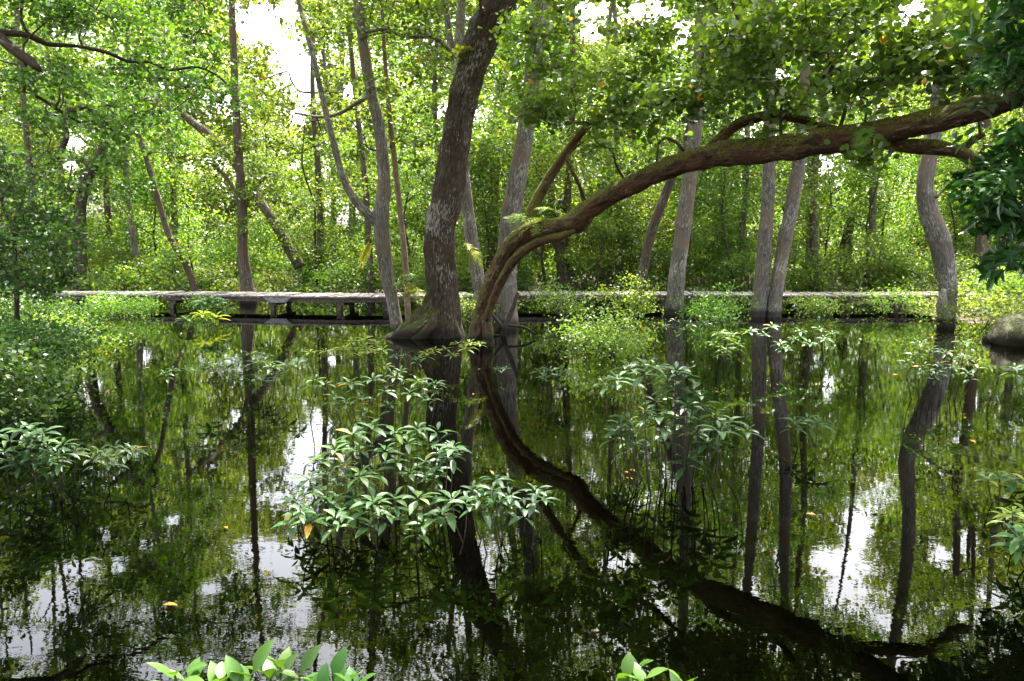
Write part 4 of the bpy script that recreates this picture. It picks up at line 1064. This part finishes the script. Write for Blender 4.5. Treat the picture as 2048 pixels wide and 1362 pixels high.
pfern(1700, 215, 8.6, 6, .35, 'fern standing above the right part of the arching trunk', G_fern)
pfern(1790, 215, 8.2, 6, .38, 'wide fern on top of the arching trunk near the evergreen', G_fern)
pfern(1340, 285, 10.5, 6, .28, 'small fern where the side limb leaves the arching trunk', G_fern)
water_plant((1970, 215), [(1970, 208, 6.7), (1985, 190, 6.7), (1948, 205, 6.8)], 'long-leaved epiphyte perched on the arching trunk at the right', L=0.22, name='epiphyte', zb=3.7) if False else None
b = at(1972, 225, 7.0)
root = empty('epiphyte', b, 'long-leaved pale green epiphyte perched on the arching trunk at the right', 'plant')
P, T, Nn, S, ti = [], [], [], [], []
for q in ((1972, 212), (1950, 218), (1990, 190)):
    whorl(at(q[0], q[1], 6.85), 0.24, P, T, Nn, S, ti, n=9)
leaves('foliage', np.array(P), np.array(Nn), np.array(S), 'lance', G_water, root, T=np.array(T), tint=np.array(ti), smooth=True)
mb = MB(); tube(mb, spline([[*b, .012], [*at(1972, 212, 6.85), .008]], .05), 5); mb.build('stem', B_stem, root)

# ------------------------------------------------------------------ snags, roots, boulder
def snag(name, label, cat, nodes, mat, seg=12, rough=0.2, extra=()):
    rows = px_nodes(nodes)
    root = empty(name, (rows[0][0], rows[0][1], 0), label, cat)
    mb = MB(); tube(mb, spline(rows, 0.06), seg, rough, 8); mb.build('stem', mat, root)
    for e in extra:
        mb = MB(); tube(mb, spline(px_nodes(e), 0.05), 7, rough, 9); mb.build('branch', mat, root)
Yr = Yw(1010, 672)
snag('dead_branch', 'thin dark dead branches sticking out of the water right of the arching tree base', 'branch', [(1002, 690, 12, Yr), (1012, 650, 11, Yr), (1026, 615, 10, Yr), (1036, 585, 8, Yr)], B_twig,
     extra=[[(1010, 660, 8, Yr), (988, 632, 6, Yr), (975, 612, 4, Yr)], [(1014, 650, 6, Yr), (1050, 655, 5, Yr - .1), (1070, 668, 4, Yr - .2)], [(1000, 672, 6, Yr), (980, 668, 5, Yr - .1), (972, 656, 4, Yr - .1)]])
snag('tree_stump', 'dark hollow flared stump standing behind the boardwalk left of the thin leaning trunk', 'stump', [(1140, 615, 70, 23.5), (1135, 570, 44, 23.5), (1128, 530, 30, 23.5), (1122, 480, 26, 23.5), (1120, 430, 22, 23.5), (1124, 400, 14, 23.5)], B_twig, seg=16)
snag('tree_stump', 'mossy leaning stump behind the boardwalk right of the dark flared one', 'stump', [(1205, 560, 30, 26), (1218, 525, 30, 26), (1240, 495, 26, 26), (1262, 470, 18, 26)], B_moss, seg=14)
snag('tree_stump', 'jagged dark stump in the bright thicket between the pale pair and the crooked trunk', 'stump', [(1690, 520, 24, 27), (1695, 470, 20, 27), (1702, 440, 16, 27), (1706, 430, 8, 27)], B_twig, seg=12)
# mossy boulder on the right bank
bm_c = at(2065, 640, 13.3)
root_r = empty('boulder', (bm_c[0], bm_c[1], 0), 'mossy grey boulder on the right bank at the water edge', 'rock')
mb = MB(); nu, nv = 40, 24; V = []
for j in range(nv + 1):
    ph = math.pi * j / nv
    for i in range(nu):
        th = 2 * math.pi * i / nu
        d = Vector((math.sin(ph) * math.cos(th), math.sin(ph) * math.sin(th), math.cos(ph)))
        k = 1 + 0.22 * mnoise.noise(d * 1.6 + Vector((4, 2, 1))) + 0.1 * mnoise.noise(d * 4.5) + 0.04 * mnoise.noise(d * 11)
        V.append([bm_c[0] + d.x * k * 0.68, bm_c[1] + d.y * k * 0.55, 0.08 + d.z * k * 0.42])
F = [(j * nu + i, (j + 1) * nu + i, (j + 1) * nu + (i + 1) % nu, j * nu + (i + 1) % nu) for j in range(nv) for i in range(nu)]
mb.add(V, F); mb.build('stone', bark_mat('mossy_stone', (0.035, 0.022, 0.014), (0.11, 0.08, 0.055), (0.2, 0.18, 0.14), 0.5, 0.7, (0.05, 0.055, 0.015), bump=0.8), root_r)

# ------------------------------------------------------------------ fallen leaves on the water
GL = 'yellow leaves floating on the pond'
G_dull = leaf_mat('old_fallen_leaf', [(0, (0.10, 0.06, 0.03)), (1, (0.22, 0.16, 0.05))], trans=0.1)
def floater(px, py, L, label, z=0.006, mat=None):
    c = onz(px, py, z)
    a = random.uniform(0, 6.28)
    o = leaves('fallen_leaf', np.array([[0, 0, 0.004]]), np.array([[0, 0, 1.0]]), L, 'broad', mat or G_litter, None, T=np.array([[math.cos(a), math.sin(a), 0]]), smooth=True)
    o.location = tuple(c)
    tag(o, label, 'leaf', GL)
for q in [(1250, 956), (1262, 948), (1273, 944)]: floater(q[0], q[1], 0.09, 'yellow leaf floating in a row of three left of the round plant')
floater(325, 1211, 0.08, 'single orange leaf floating in the lower left dark water')
floater(455, 1058, 0.06, 'pale leaf floating left of the foreground plants')
floater(1938, 880, 0.10, 'pale yellow leaf floating near the right edge')
floater(1632, 1031, 0.07, 'pale yellow leaf floating right of the paired trunk reflection')
floater(945, 790, 0.10, 'pale orange leaf floating left of the arching tree reflection')
floater(1785, 750, 0.10, 'orange leaf floating before the wide leafy plant')
floater(610, 998, 0.09, 'orange leaf floating before the bright sky reflection')

for k in range(22):
    px, py = random.choice([(random.uniform(740, 1120), random.uniform(695, 760)), (random.uniform(1700, 1990), random.uniform(670, 700)), (random.uniform(200, 760), random.uniform(680, 760))])
    floater(px, py, random.uniform(0.05, 0.09), 'small dull leaf floating in the middle distance before the trunks', mat=G_dull)
